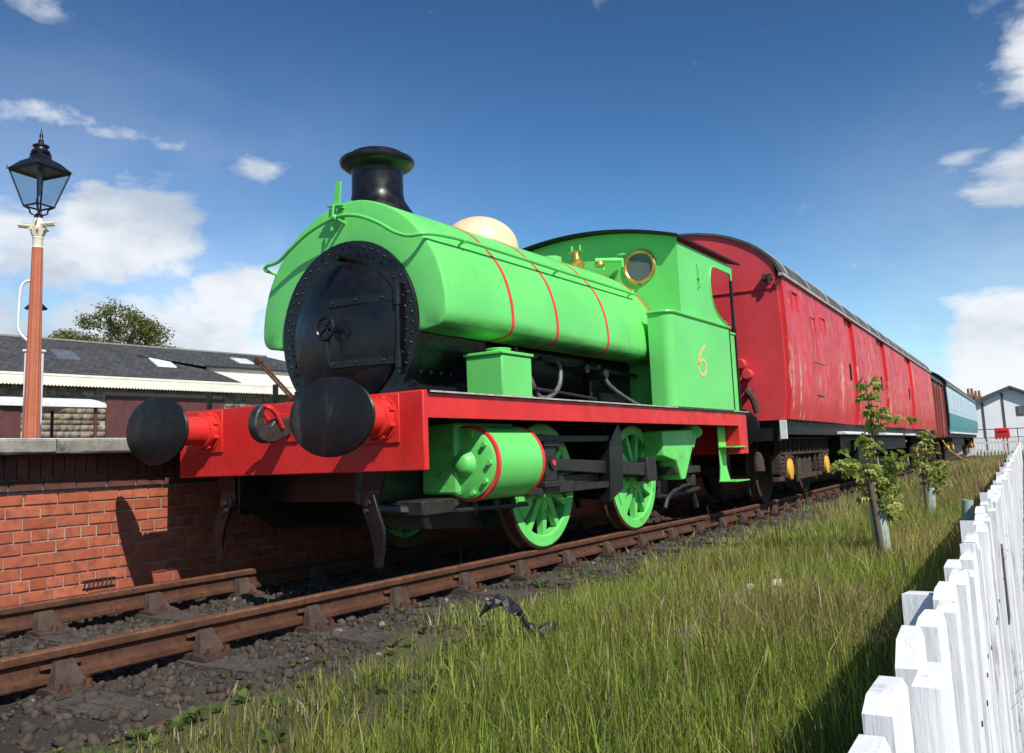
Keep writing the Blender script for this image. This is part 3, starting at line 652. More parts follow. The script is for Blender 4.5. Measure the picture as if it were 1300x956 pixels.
tor = [(.085 * math.cos(t), CY - .26, dz + .03 + .085 * math.sin(t)) for t in np.linspace(0, 2 * PI, 25)]
hw.tube(tor, .014, 8, False); hw.cyl((0, CY - .12, dz + .03), (0, CY - .28, dz + .03), .02, n=12)
for k in range(4): t = PI / 4 + k * PI / 2; hw.cyl((0, CY - .26, dz + .03), (.085 * math.cos(t), CY - .26, dz + .03 + .085 * math.sin(t)), .009, n=8)
hw.lathe([(.06, 0), (.055, -.03), (.03, -.035)], (0, CY - .12, dz + .03), 'y', 20)
sub(hw, 'door_handwheel', 'smoke', door)
sub(MB().tube([(.0, CY - .22, dz + .03), (.01, CY - .23, dz - .12), (.012, CY - .235, dz - .24)], [.013, .012, .009], 8), 'door_handle', 'smoke', door)
L(MB().cyl((-.02, CY - .02, 2.36), (.05, CY - .20, 2.33), .035, .030, n=14).cyl((.05, CY - .20, 2.33), (.054, CY - .212, 2.328), .04, .04, n=14), 'lamp_socket', 'smoke')

# boiler, firebox, pipes below the tank
L(MB().cyl((0, 1.5, 1.72), (0, 4.3, 1.72), .56, n=40), 'boiler', 'black')
L(MB().box(-.60, .60, 3.4, 4.31, 1.0, 1.72), 'firebox', 'black', .02)
pi_ = [([(.66, 1.95, 1.70), (.68, 1.95, 1.45), (.72, 2.02, 1.30), (.80, 2.12, 1.215)], .022), ([(.56, 2.55, 1.66), (.70, 2.60, 1.60), (.74, 2.55, 1.42), (.74, 2.40, 1.30), (.72, 2.22, 1.28), (.70, 2.10, 1.45), (.66, 2.06, 1.62)], .022),
       ([(.60, 2.7, 1.62), (.70, 3.2, 1.60), (.72, 3.7, 1.58), (.70, 4.25, 1.58)], .018), ([(.66, 3.45, 1.64), (.74, 3.50, 1.46), (.80, 3.72, 1.33), (.86, 4.05, 1.22)], .022), ([(.60, 1.55, 1.40), (.72, 1.8, 1.36), (.74, 2.5, 1.33), (.70, 3.3, 1.30)], .016)]
for pts, r in pi_: L(MB().tube(crom(pts, 5), r, 8), 'pipe', 'steel' if r > .021 else 'oily')
L(MB().lathe([(.03, 0), (.05, .02), (.05, .09), (.03, .11), (.03, .16), (.055, .17), (.055, .2), (0, .21)], (.68, 1.95, 1.46), 'z', 14), 'valve_body', 'oily'); L(MB().cyl((.6, 3.40, 1.55), (.78, 3.40, 1.55), .05, n=14), 'valve_body', 'oily'); L(MB().cyl((.6, 3.05, 1.58), (.76, 3.05, 1.58), .045, n=14), 'valve_body', 'oily')
L(MB().box(.64, .68, 1.70, 1.73, 1.30, 1.62).cyl((.66, 1.715, 1.45), (.72, 1.715, 1.45), .02, n=10), 'drain_lever', 'greenlow')

# saddle tank
TP = [(0, 2.815), (.15, 2.80), (.30, 2.755), (.45, 2.685), (.60, 2.585), (.75, 2.43), (.87, 2.255), (.94, 2.05), (.962, 1.87), (.952, 1.785), (.905, 1.73), (.80, 1.712), (.70, 1.705)]
TR = crom(TP, 5)
outer = [(-x, z) for x, z in TR[::-1]] + TR[1:]
no = len(outer)
inner = []
for i in range(no):
    t = PI + R(6.1) - (PI + R(12.2)) * i / (no - 1); inner.append((.708 * math.cos(t), CZ + .708 * math.sin(t)))
def shrink(P, d):
    out = []
    for i, (x, z) in enumerate(P):
        a = Vector(P[max(i - 1, 0)]); b = Vector(P[min(i + 1, len(P) - 1)]); tt = (b - a).normalized(); nrm = Vector((-tt.y, tt.x)); out.append((x - nrm.x * d, z - nrm.y * d))
    return out
tk = MB(); TY0, TY1 = .60, 4.325
loops = [(inner, TY0 + .012), (shrink(outer, .022), TY0), (shrink(outer, .007), TY0 + .006), (outer, TY0 + .022)]
for yy in np.linspace(TY0 + .3, TY1, 12): loops.append((outer, float(yy)))
loops.append((inner, TY1))
base = []
for P_, yy in loops:
    base.append(len(tk.v)); tk.add([(x, yy, z) for x, z in P_], [])
for a, b in list(zip(base[:-1], base[1:])) + [(base[-1], base[0])]:
    tk.f += [(a + i, a + i + 1, b + i + 1, b + i) for i in range(no - 1)]
tk.f += [tuple(b for b in base), tuple(b + no - 1 for b in base[::-1])]
tank = L(tk, 'saddle_tank', 'tank', smooth=32)
bo = shrink(outer, -.004); bi = shrink(outer, .003)
for yc in (1.47, 2.17, 3.12, 4.295):
    bd = MB(); w = .019; k0 = len(bd.v)
    for P_, yy in ((bi, yc - w), (bo, yc - w), (bo, yc + w), (bi, yc + w)): bd.add([(x, yy, z) for x, z in P_], [])
    for q in range(3): bd.f += [(q * no + i, q * no + i + 1, (q + 1) * no + i + 1, (q + 1) * no + i) for i in range(no - 1)]
    sub(bd, 'lining_band', 'linered', tank)
sub(MB().tube([(.012, .64, 2.822), (.012, 2.2, 2.822), (.012, 4.3, 2.822)], .006, 6), 'top_seam', 'green', tank)
# tank handrails
hr = crom([(-.80, .515, 2.355), (-.825, .505, 2.375), (-.79, .50, 2.40), (-.66, .50, 2.415), (-.51, .50, 2.50), (-.30, .50, 2.60), (-.02, .50, 2.665), (.20, .50, 2.64), (.41, .50, 2.55), (.58, .505, 2.445), (.70, .52, 2.40), (.80, .56, 2.405), (.83, .70, 2.42), (.835, 1.0, 2.435), (.835, 1.6, 2.435), (.835, 2.6, 2.43), (.835, 4.05, 2.425)], 6)
rail_ = L(MB().tube(hr, .0155, 10), 'tank_handrail', 'green')
L(MB().tube([(-.835, .8, 2.435), (-.835, 4.05, 2.43)], .0155, 8), 'tank_handrail', 'green')
for yy in (1.02, 2.45, 3.98):
    sub(MB().cyl((.765, yy, 2.40), (.838, yy, 2.432), .012, n=8).lathe([(0, -.022), (.016, -.016), (.022, 0), (.016, .016), (0, .022)], (.835, yy, 2.431), 'z', 10), 'handrail_knob', 'green', rail_)
sub(MB().cyl((-.02, .61, 2.64), (-.02, .49, 2.665), .012, n=8).lathe([(0, -.026), (.02, -.018), (.027, 0), (.02, .018), (0, .026)], (-.02, .497, 2.664), 'z', 12), 'handrail_knob', 'green', rail_)
sub(MB().cyl((-.80, .515, 2.355), (-.80, .62, 2.34), .012, n=8), 'handrail_knob', 'green', rail_)
lb = MB(); lb.box(-.032, .032, .54, .552, 2.80, 3.0); lb.box(-.032, .032, .53, .66, 2.798, 2.81); lb.box(-.012, .012, .50, .512, 2.60, 2.81); lb.box(-.085, .085, .515, .56, 2.80, 2.812); lb.box(-.05, .05, .56, .60, 2.73, 2.76); lb.cyl((-.0, .61, 2.74), (.0, .52, 2.72), .014, n=8)
lb.xf(Matrix.Translation((-.045, .54, 2.765)) @ Matrix.Rotation(R(6), 4, 'Y') @ Matrix.Translation((0, -.54, -2.8)))
L(lb, 'lamp_bracket', 'green', .003)
# chimney and dome
ch = [(.30, 2.74), (.29, 2.79), (.255, 2.84), (.222, 2.895), (.212, 2.95), (.210, 3.17), (.214, 3.19), (.235, 3.20), (.262, 3.215), (.295, 3.235), (.308, 3.255), (.309, 3.275), (.30, 3.288), (.27, 3.30), (.235, 3.315), (.222, 3.335), (.205, 3.345), (.18, 3.335), (.175, 3.0)]
ch = [(r_, h_ - (.045 if h_ > 3.0 else 0)) for r_, h_ in ch]
L(MB().lathe(ch, (0, .975, 0), 'z', 64), 'chimney', 'black')
dm = [(.42, 2.66), (.385, 2.69), (.38, 2.74)] + [(.38 * math.cos(t), 2.74 + .32 * math.sin(t)) for t in np.linspace(.15, PI / 2, 14)]
dm[-1] = (0, dm[-1][1])
L(MB().lathe(dm, (0, 2.40, 0), 'z', 56), 'steam_dome', 'cream')
# safety valve, whistle
sv = L(MB().lathe([(.085, 2.70), (.085, 2.80), (.095, 2.82), (.06, 2.86), (.04, 2.90), (.04, 2.955), (.0, 2.96)], (.22, 3.92, 0), 'z', 20).cyl((.22, 3.86, 2.955), (.22, 3.98, 2.955), .012, n=8).box(.13, .31, 3.90, 3.94, 2.955, 2.965), 'safety_valve', 'brass')
sub(MB().cyl((.17, 3.92, 2.955), (.17, 3.92, 3.03), .012, n=8).cyl((.27, 3.92, 2.955), (.27, 3.92, 3.03), .012, n=8), 'valve_spring', 'greenlow', sv)
L(MB().lathe([(.0, 0), (.05, .01), (.06, .03), (.05, .06), (.02, .07)], (.42, 4.08, 2.78), 'z', 16), 'valve_seat', 'brass')
L(MB().cyl((.38, 4.05, 2.86), (.62, 4.22, 2.86), .028, n=12).cyl((.62, 4.22, 2.78), (.62, 4.22, 2.92), .02, n=10).cyl((.45, 4.1, 2.75), (.45, 4.1, 2.88), .018, n=10).lathe([(.04, 0), (.055, .012), (.04, .025)], (.62, 4.22, 2.90), 'z', 12), 'steam_fountain', 'greenlow')
L(MB().cyl((-.05, 3.75, 2.80), (-.05, 3.75, 2.88), .09, .06, n=20).cyl((.08, 3.60, 2.80), (.08, 3.60, 2.86), .12, .12, n=22), 'tank_filler', 'green')

# front sandboxes
for s in (-1, 1):
    x0, x1 = sorted((s * .73, s * 1.07))
    sbx = L(MB().box(x0, x1, 1.13, 1.55, 1.211, 1.545), 'sandbox', 'green', .012)
    sub(MB().box(x0 - .015, x1 + .015, 1.115, 1.565, 1.545, 1.57), 'lid', 'green', sbx, .006)
    sub(MB().cyl((s * .90, 1.34, 1.57), (s * .90, 1.34, 1.60), .095, n=24).cyl((s * .90, 1.34, 1.60), (s * .90, 1.34, 1.612), .10, n=24), 'filler_cap', 'green', sbx, .004)

# cab
CBY = 4.325
def roofz(x): return 3.225 - .20 * (x / 1.25) ** 2
fo = [(-1.222, 1.211), (1.222, 1.211), (1.222, roofz(1.222))] + [(x, roofz(x)) for x in np.linspace(1.1, -1.1, 23)] + [(-1.222, roofz(1.222))]
SPX, SPZ, SPR = .775, 2.775, .175
me = xform(plate([fo, circ(SPX, SPZ, SPR), circ(-SPX, SPZ, SPR)], .014), Matrix.Translation((0, CBY + .012, 0)) @ XZ)
cabf = lp(link('cab_front', me, 'green'))
for s in (-1, 1):
    rim = MB(); rim.lathe([(SPR - .022, -.012), (SPR - .012, -.022), (SPR + .012, -.022), (SPR + .022, -.010), (SPR + .022, .004), (SPR - .022, .004)], (s * SPX, CBY + .004, SPZ), 'y', 48, True)
    o = sub(rim, 'spectacle_rim', 'brass', cabf)
    pane = MB().cyl((s * SPX, CBY + .002, SPZ), (s * SPX, CBY + .008, SPZ), SPR - .015, n=40).build('spectacle_glass', 'glassdark'); pane.parent = cabf
    sub(MB().cyl((s * SPX, CBY - .03, SPZ - SPR - .02), (s * SPX, CBY + .01, SPZ - SPR - .01), .014, n=8), 'rim_catch', 'steel', cabf)
SZ = 2.99
so_ = [(4.335, 2.10), (5.735, 2.10), (5.735, 2.235), (5.60, 2.262), (5.44, 2.325), (5.32, 2.42), (5.265, 2.54), (5.25, 2.68), (5.275, 2.80), (5.33, 2.865), (5.42, 2.885), (5.90, 2.885), (5.96, 2.86), (5.975, 2.80), (6.02, 2.79), (6.03, SZ), (4.335, SZ)]
so_ = so_[:2] + crom(so_[2:11], 3) + so_[11:]
for s in (-1, 1):
    me = xform(plate([so_], .014), Matrix.Translation((s * 1.214, 0, 0)) @ YZ)
    sh = lp(link('cab_side', me, 'green'))
    bead = MB().tube([(s * 1.222, a, b) for a, b in so_[2:-3]], .011, 6); sub(bead, 'opening_bead', 'green', sh)
    sub(MB().tube(crom([(s * 1.225, 4.86, 2.56), (s * 1.25, 4.86, 2.58), (s * 1.25, 4.86, 2.72), (s * 1.25, 4.86, 2.80), (s * 1.225, 4.86, 2.82)], 4), .009, 6).box(s * 1.232 - .012, s * 1.232 + .012, 4.845, 4.90, 2.66, 2.685), 'cab_handle', 'green', sh)
    # side bunker with rounded front corner and bead round its top
    bx = s * 1.0; ox = s * 1.252; pts = [(bx, 3.95)]
    for t in np.linspace(0, PI / 2, 7): pts.append((s * (1.252 - .11) + s * .11 * math.sin(t), 3.95 + .11 - .11 * math.cos(t)))
    pts += [(ox, 5.70), (bx, 5.70)]
    bk = MB().prism(pts, 'z', 1.211, 2.185); bunk = L(bk, 'side_bunker', 'green', .004)
    bp = [(x * 1.0 + (s * .006 if i > 0 else 0), y - (.006 if y < 4.05 else 0)) for i, (x, y) in enumerate(pts[:-1])]
    sub(MB().tube([(x, y, 2.19) for x, y in bp], .017, 8), 'top_bead', 'green', bunk)
    sub(MB().tube([(ox, 5.70, 1.22), (ox, 5.70, 2.20)], .011, 6), 'edge_bead', 'black', bunk)
    for yy in (4.15, 5.05, 5.5): sub(MB().cyl((ox, yy, 1.28), (ox + s * .006, yy, 1.28), .012, n=8), 'rivet', 'green', bunk)
    L(MB().box(*sorted((s * 1.20, s * 1.218)), 5.715, 5.965, 1.211, 2.13), 'cab_door_panel', 'green', .003)
    L(MB().box(*sorted((s * 1.195, s * 1.232)), 5.71, 5.99, 2.13, 2.155), 'door_panel_rail', 'green', .003)
    L(MB().cyl((s * 1.225, 5.99, 1.2), (s * 1.225, 5.99, 2.16), .014, n=10), 'cab_handrail', 'black')
    ps = L(MB().cyl((s * 1.215, 5.985, 2.16), (s * 1.215, 5.985, 2.81), .020, n=12), 'cab_pillar', 'black'); sub(MB().lathe([(.0, -.03), (.032, -.02), (.032, .02), (0, .03)], (s * 1.215, 5.985, 2.19), 'z', 12), 'pillar_foot', 'black', ps)
# numeral 6 on both bunkers: a flat painted stroke
def six(s, x):
    c = crom([(.055, .150), (.02, .118), (-.02, .06), (-.045, -.01), (-.055, -.07), (-.045, -.125), (-.005, -.148), (.038, -.128), (.055, -.075), (.045, -.02), (.01, .005), (-.03, -.02), (-.052, -.06)], 6)
    mb = MB(); N = len(c)
    for i, (a, b) in enumerate(c):
        p, q = Vector(c[max(i - 1, 0)]), Vector(c[min(i + 1, N - 1)]); t = (q - p).normalized(); w = .017
        for sg in (-1, 1):
            for dx in (.001, .0035): mb.v.append((x + s * dx, 4.76 + s * (a * 2.1 - sg * t.y * w), 1.738 + b * 1.1 + sg * t.x * w))
    for i in range(N - 1):
        k = i * 4; m = k + 4; mb.f += [(k + 1, m + 1, m + 3, k + 3), (k, m, m + 1, k + 1), (k + 2, k + 3, m + 3, m + 2)]
    return mb
for s, x in ((1, 1.252), (-1, -1.252)):
    o = L(six(s, x), 'painted_numeral', 'yellow' if False else 'numeral', smooth=0)
rf = MB(); xr = list(np.linspace(-1.275, 1.275, 33)); n = len(xr)
for yy in (4.21, 6.22):
    for dzz in (0.0, .022): rf.add([(x, yy, roofz(x) + .004 + dzz) for x in xr], [])
for i in range(n - 1): rf.f += [(n + i, n + i + 1, 3 * n + i + 1, 3 * n + i), (i, 2 * n + i, 2 * n + i + 1, i + 1), (i, i + 1, n + i + 1, n + i), (2 * n + i, 3 * n + i, 3 * n + i + 1, 2 * n + i + 1)]
rf.f += [(0, n, 3 * n, 2 * n), (n - 1, 3 * n - 1, 4 * n - 1, 2 * n - 1)]
roof = L(rf, 'cab_roof', 'coachblack')
sub(MB().box(.55, 1.05, 6.0, 6.5, 3.20, 3.235), 'roof_vent', 'coachblack', roof) if False else None
L(MB().box(-1.19, 1.19, 4.35, 6.0, 1.212, 1.23), 'cab_floor', 'oily'); L(MB().cyl((0, 4.34, 1.9), (0, 4.45, 1.9), .58, n=36).box(-.3, .3, 4.45, 4.5, 1.45, 1.75), 'boiler_backhead', 'black')
L(MB().box(-.95, .95, 6.0, 6.03, 1.212, 1.75), 'cab_back', 'green')
# wheels
WR, WX = .53, .80
WY = (2.08, 3.85)
def wheel_meshes(s):
    ty = MB().lathe([(WR - .065, -.115), (WR + .028, -.125), (WR + .028, -.10), (WR + .004, -.085), (WR, -.005), (WR - .008, 0), (WR - .018, .002), (WR - .065, -.004)], (0, 0, 0), 'x', 64, True)
    rim = MB().lathe([(WR - .020, .0), (WR - .022, .008), (WR - .10, .008), (WR - .112, -.002), (WR - .112, -.085), (WR - .02, -.09)], (0, 0, 0), 'x', 64, True)
    hub = MB().lathe([(.0, .045), (.075, .045), (.085, .035), (.125, .03), (.13, .015), (.13, -.09), (0, -.09)], (0, 0, 0), 'x', 32)
    cr = MB(); N = 14
    cr.prism([(-.10, .10), (-.10, -.02), (-.085, -.26), (-.05, -.315), (0, -.33), (.05, -.315), (.085, -.26), (.10, -.02), (.10, .10)], 'x', -.05, .028)
    sp = MB()
    v0 = .105; v1 = WR - .095
    sp.add([(-.055, -.040, v0), (.012, -.040, v0), (.012, .040, v0), (-.055, .040, v0), (-.055, -.026, v1), (-.002, -.026, v1), (-.002, .026, v1), (-.055, .026, v1)], [(0, 3, 2, 1), (4, 5, 6, 7), (0, 1, 5, 4), (1, 2, 6, 5), (2, 3, 7, 6), (3, 0, 4, 7)])
    cw = MB(); a0, a1 = R(60), R(120); q = []
    for t in np.linspace(a0, a1, 10): q.append(((WR - .10) * math.cos(t), (WR - .10) * math.sin(t)))
    q += [(-.12, .22), (.12, .22)]; cw.prism(q, 'x', -.06, .018)
    return ty, rim, hub, cr, sp, cw
ty, rim, hub, cr, sp, cw = wheel_meshes(1)
WM = dict(tyre=ty.mesh('tyre', 25), rim=rim.mesh('rim', 30), hub=hub.mesh('hub', 30), crank=cr.mesh('crank_boss', 30), spoke=sp.mesh('spoke', 0), counterweight=cw.mesh('counterweight', 30))
for k, m in WM.items(): m.materials.append(M['wheeltyre' if k == 'tyre' else 'greenlow'])
CRANK = R(8)      # crank pins trail just behind dead centre
for wy in WY:
    L(MB().cyl((-.72, wy, WR), (.72, wy, WR), .07, n=16), 'axle', 'oily')
    for s in (-1, 1):
        w = bpy.data.objects.new('wheel', WM['rim']); COL.objects.link(w); lp(w)
        w.location = (s * WX, wy, WR); w.rotation_euler = (CRANK + PI / 2, 0, 0) if s > 0 else (CRANK, 0, PI)
        for nm, key, n in (('tyre', 'tyre', 1), ('hub', 'hub', 1), ('crank_boss', 'crank', 1), ('counterweight', 'counterweight', 1), ('spoke', 'spoke', 11)):
            for i in range(n):
                o = bpy.data.objects.new(nm, WM[key]); COL.objects.link(o); o.parent = w
                if nm == 'spoke': o.rotation_euler = (2 * PI * (i + .5) / n, 0, 0)
# crank pins sit at the back of the hubs (towards +Y), radius .28
pin = (.28 * math.cos(R(8)), -.28 * math.sin(R(8)) + WR)
for s in (-1, 1):
    py = [wy + .05 for wy in WY]; pz = WR + .02
    rod = MB()
    def rodbar(mb, ya, za, yb, zb, x, h0, h1, t): mb.add([(x - t, ya, za - h0), (x + t, ya, za - h0), (x + t, ya, za + h0), (x - t, ya, za + h0), (x - t, yb, zb - h1), (x + t, yb, zb - h1), (x + t, yb, zb + h1), (x - t, yb, zb + h1)], [(0, 1, 2, 3), (7, 6, 5, 4), (0, 4, 5, 1), (1, 5, 6, 2), (2, 6, 7, 3), (3, 7, 4, 0)])
    X1 = s * .885
    rodbar(rod, py[0], pz, py[1], pz + .03, X1, .045, .05, .022)
    for k in (0, 1): rod.box(X1 - .04, X1 + .04, py[k] - .085, py[k] + .085, pz + .03 * k - .10, pz + .03 * k + .10)
    o = L(rod, 'coupling_rod', 'oily', .008)
    for k in (0, 1): sub(MB().cyl((s * .83, py[k], pz + .03 * k), (s * .96, py[k], pz + .03 * k), .045, n=16), 'crank_pin', 'oily', o)
    # connecting rod, crosshead, slide bars
    X2 = s * .955; cr_ = MB(); rodbar(cr_, 1.86, .70, 3.78, .60, X2, .05, .065, .025); cr_.box(X2 - .05, X2 + .05, 3.74, 3.96, .48, .72)
    L(cr_, 'connecting_rod', 'oily', .01)
    xh = L(MB().box(s * .96 - .07, s * .96 + .07, 1.76, 1.94, .56, .86), 'crosshead', 'oily', .012)
    sub(MB().cyl((s * 1.03, 1.85, .71), (s * 1.055, 1.85, .71), .05, n=16), 'crosshead_pin', 'oily', xh); sub(MB().cyl((s * 1.055, 1.85, .71), (s * 1.062, 1.85, .71), .024, n=12), 'pin_cap', 'linered', xh)
    sub(MB().box(s * .96 - .09, s * .96 + .09, 1.72, 1.99, .84, .885).box(s * .96 - .09, s * .96 + .09, 1.72, 1.99, .515, .565), 'slipper', 'oily', xh, .008)
    for zz in (.905, .49): L(MB().box(s * .96 - .05, s * .96 + .05, 1.46, 3.02, zz - .028, zz + .028), 'slide_bar', 'oily', .006)
    L(MB().cyl((s * .96, 1.40, .71), (s * .96, 1.80, .71), .032, n=14), 'piston_rod', 'steel')
    # motion bracket: pointed plate
    L(MB().prism([(2.90, .87), (3.10, 1.065), (3.17, .88), (3.13, .44), (2.85, .33), (2.88, .42)], 'x', *sorted((s * .90, s * 1.03))), 'motion_bracket', 'black', .005)
    L(MB().box(*sorted((s * .60, s * .95)), 2.95, 3.0, .45, 1.1), 'bracket_web', 'black')
    # cylinder: barrel, covers, lining
    cx, cz, cr2 = s * .965, .735, .268
    cy = L(MB().cyl((cx, .80, cz), (cx, 1.42, cz), cr2, n=56), 'cylinder', 'green')
    sub(MB().lathe([(cr2 - .018, .002), (cr2 - .018, -.022), (cr2 - .03, -.03), (.095, -.032), (.09, -.04), (.07, -.085), (.05, -.10), (0, -.102)], (cx, .80, cz), 'y', 56), 'cylinder_cover', 'green', cy)
    for i in range(10):
        t = 2 * PI * i / 10; sub(MB().cyl((cx + .218 * math.cos(t), .745, cz + .218 * math.sin(t)), (cx + .218 * math.cos(t), .775, cz + .218 * math.sin(t)), .020, n=6), 'cover_nut', 'green', cy)
    for yy in (.815, 1.405): sub(MB().cyl((cx, yy - .017, cz), (cx, yy + .017, cz), cr2 + .004, n=56, caps=True), 'lining_band', 'linered', cy)
    sub(MB().cyl((cx, 1.42, cz), (cx, 1.47, cz), .15, n=30).cyl((cx, 1.47, cz), (cx, 1.53, cz), .075, n=20), 'rear_cover', 'oily', cy)
    L(MB().box(*sorted((s * .60, s * .92)), .72, 1.48, .52, 1.03), 'valve_chest', 'greenlow', .02)
    # drain cocks and their pipe
    dc = MB(); dc.tube([(s * .98, .62, .415), (s * .98, 1.55, .40)], .016, 8)
    for yy in (.86, 1.12, 1.36): dc.cyl((cx, yy, .50), (cx, yy, .38), .022, n=8); dc.lathe([(.0, 0), (.03, .01), (.03, .05), (0, .06)], (cx, yy, .395), 'z', 10)
    L(dc, 'drain_cocks', 'oily'); L(MB().tube(crom([(s * .7, .12, .46), (s * .84, .40, .43), (s * .9, .62, .44), (s * .88, .75, .46)], 4), .035, 6), 'steam_drain_pipe', 'oily')
    L(MB().box(*sorted((s * .62, s * .95)), .30, .66, .40, .50), 'step_bracket', 'oily', .01)
    # rear sand hopper with filler neck
    hz = MB(); hz.prism([(4.12, .98), (4.98, 1.0), (4.92, .80), (4.66, .46), (4.55, .46), (4.45, .66), (4.12, .72)], 'x', *sorted((s * .80, s * 1.02))); hop = L(hz, 'sand_hopper', 'greenlow', .015)
    sub(MB().lathe([(.075, -.16), (.075, .0), (.125, .06), (.13, .075), (.10, .075), (.06, 0), (.06, -.16)], (0, 0, 0), 'z', 24, True).xf(Matrix.Translation((s * .95, 5.02, .93)) @ Matrix.Rotation(R(-38), 4, 'X')), 'filler_neck', 'greenlow', hop)
    # brake hangers and rods
    bh = MB().box(s * .76 - .03, s * .76 + .03, 4.42, 4.50, .28, .80).box(s * .76 - .05, s * .76 + .05, 4.38, 4.46, .40, .66); bh.tube([(s * .78, 4.46, .30), (s * .82, 4.7, .28), (s * .82, 5.5, .33)], .025, 8); bh.cyl((s * .80, 4.9, .47), (s * .95, 4.9, .47), .06, n=12)
    L(bh, 'brake_gear', 'oily'); L(MB().tube(crom([(s * .92, 4.30, .18), (s * .92, 4.42, .30), (s * .93, 4.72, .38), (s * .93, 5.06, .40)], 4), .022, 8), 'sand_pipe', 'oily'); L(MB().tube([(s * .75, 5.15, .55), (s * .78, 5.35, .40), (s * .78, 5.5, .12)], .035, 8), 'drain_hose', 'oily')
    L(MB().box(s * .9 - .10, s * .9 + .10, 4.45, 5.15, .52, .60).lathe([(0, 0), (.06, .02), (.06, .14), (0, .17)], (s * .93, 5.0, .36), 'z', 12), 'injector', 'oily', .01)
    # cab steps
    st = MB(); st.prism([(5.66, 1.035), (5.90, 1.035), (5.90, .80), (5.885, .55), (5.96, .425), (5.98, .40), (5.64, .40), (5.655, .44), (5.68, .56), (5.67, .80)], 'x', *sorted((s * 1.03, s * 1.045))); stp = L(st, 'step_plate', 'green', .003)
    sub(MB().box(*sorted((s * 1.045, s * 1.235)), 5.66, 6.06, .782, .797), 'step_tread', 'green', stp, .003); sub(MB().box(*sorted((s * 1.03, s * 1.24)), 5.62, 6.10, .388, .403), 'step_tread', 'green', stp, .003)
# ------------------------------------------------------------------ rolling stock behind the locomotive
def vroofz(x, hw=1.43, z0=3.04, h=.73): return z0 + h * max(0., 1 - (abs(x) / hw) ** 2) ** .62
ORG = Vector((.042, 7.13, 0)); DIR = Vector((-math.sin(CA), math.cos(CA), 0))
def stock(name, label, s0, group='rolling stock coupled behind the locomotive'):
    p = ORG + DIR * s0; return thing(name, label, 'railway coach' if 'coach' in name else 'van', tuple(p), CA, group)
SP = [(1.335, 1.12), (1.385, 1.40), (1.405, 1.75), (1.405, 2.15), (1.395, 2.6), (1.375, 3.04)]     # side profile, tumblehome below
def endprofile(d=0.): return [(x - d, z) for x, z in SP] + [(x, vroofz(x) - d) for x in np.linspace(1.36, -1.36, 33)] + [(-x + d, z) for x, z in SP[::-1]]
def side_panel(y0, y1, s, t=.065, prof=SP):
    mb = MB(); N = len(prof); P = crom(prof, 3)
    for yy in (y0, y1):
        for d in (0, t): mb.add([(s * (x + d), yy, z) for x, z in P], [])
    n = len(P)
    for i in range(n - 1):
        a, b, c, d = i, n + i, 2 * n + i, 3 * n + i; mb.f += [(b, b + 1, d + 1, d), (a, a + 1, b + 1, b), (c, d, d + 1, c + 1)]
    mb.f += [(0, n, 3 * n, 2 * n), (n - 1, 3 * n - 1, 4 * n - 1, 2 * n - 1)]
    return mb
def coach_roof(par, y0, y1, mtl, ribs=(), hw=1.43, z0=3.04, h=.73, white=True):
    rf = MB(); xr = list(np.linspace(-hw + .002, hw - .002, 45)); n = len(xr)
    for yy in (y0, y1):
        for d in (.0, .03): rf.add([(x * (1 + d * .5), yy, vroofz(x, hw, z0, h) + d) for x in xr], [])
    for i in range(n - 1): rf.f += [(n + i, n + i + 1, 3 * n + i + 1, 3 * n + i), (i, 2 * n + i, 2 * n + i + 1, i + 1), (i, i + 1, n + i + 1, n + i), (2 * n + i, 3 * n + i, 3 * n + i + 1, 2 * n + i + 1)]
    rf.f += [(0, n, 3 * n, 2 * n), (n - 1, 3 * n - 1, 4 * n - 1, 2 * n - 1)]
    ro = rf.build('roof', mtl, par)
    for yy in ribs:
        MB().tube([(x * 1.012, yy, vroofz(x, hw, z0, h) + .034) for x in xr], .014, 6).build('roof_rib', 'cantrail', ro)
    if white:
        for s in (-1, 1): MB().box(*sorted((s * (hw - .01), s * (hw + .052))), y0, y1, z0 - .02, z0 + .018).build('gutter', 'cantrail', par)
    return ro
def vbuffer(par, cx, y0, d):
    st = MB().lathe([(0, 0), (.14, 0), (.14, d * .03), (.10, d * .04), (.095, d * .30), (.05, d * .30)], (cx, y0, 1.02), 'y', 24).build('buffer_stock', 'coachblack', par)
    MB().lathe([(.045, d * .25), (.045, d * .42), (.235, d * .43), (.245, d * .445), (.235, d * .46), (0, d * .475)], (cx, y0, 1.02), 'y', 40).build('buffer_head', 'bufblack', st)
def axle_wheels(par, yc, r=.46):
    for s in (-1, 1):
        MB().lathe([(.0, .06), (.10, .06), (.11, .0), (r - .12, -.02), (r - .06, .02), (r, .015), (r, -.08), (r + .028, -.10), (r - .06, -.11), (0, -.09)] if s > 0 else [(.0, -.06), (.10, -.06), (.11, .0), (r - .12, .02), (r - .06, -.02), (r, -.015), (r, .08), (r + .028, .10), (r - .06, .11), (0, .09)], (s * .79, yc, r), 'x', 40).build('wheel', 'bogie', par)
    MB().cyl((-.8, yc, r), (.8, yc, r), .075, n=14).build('axle', 'bogie', par)
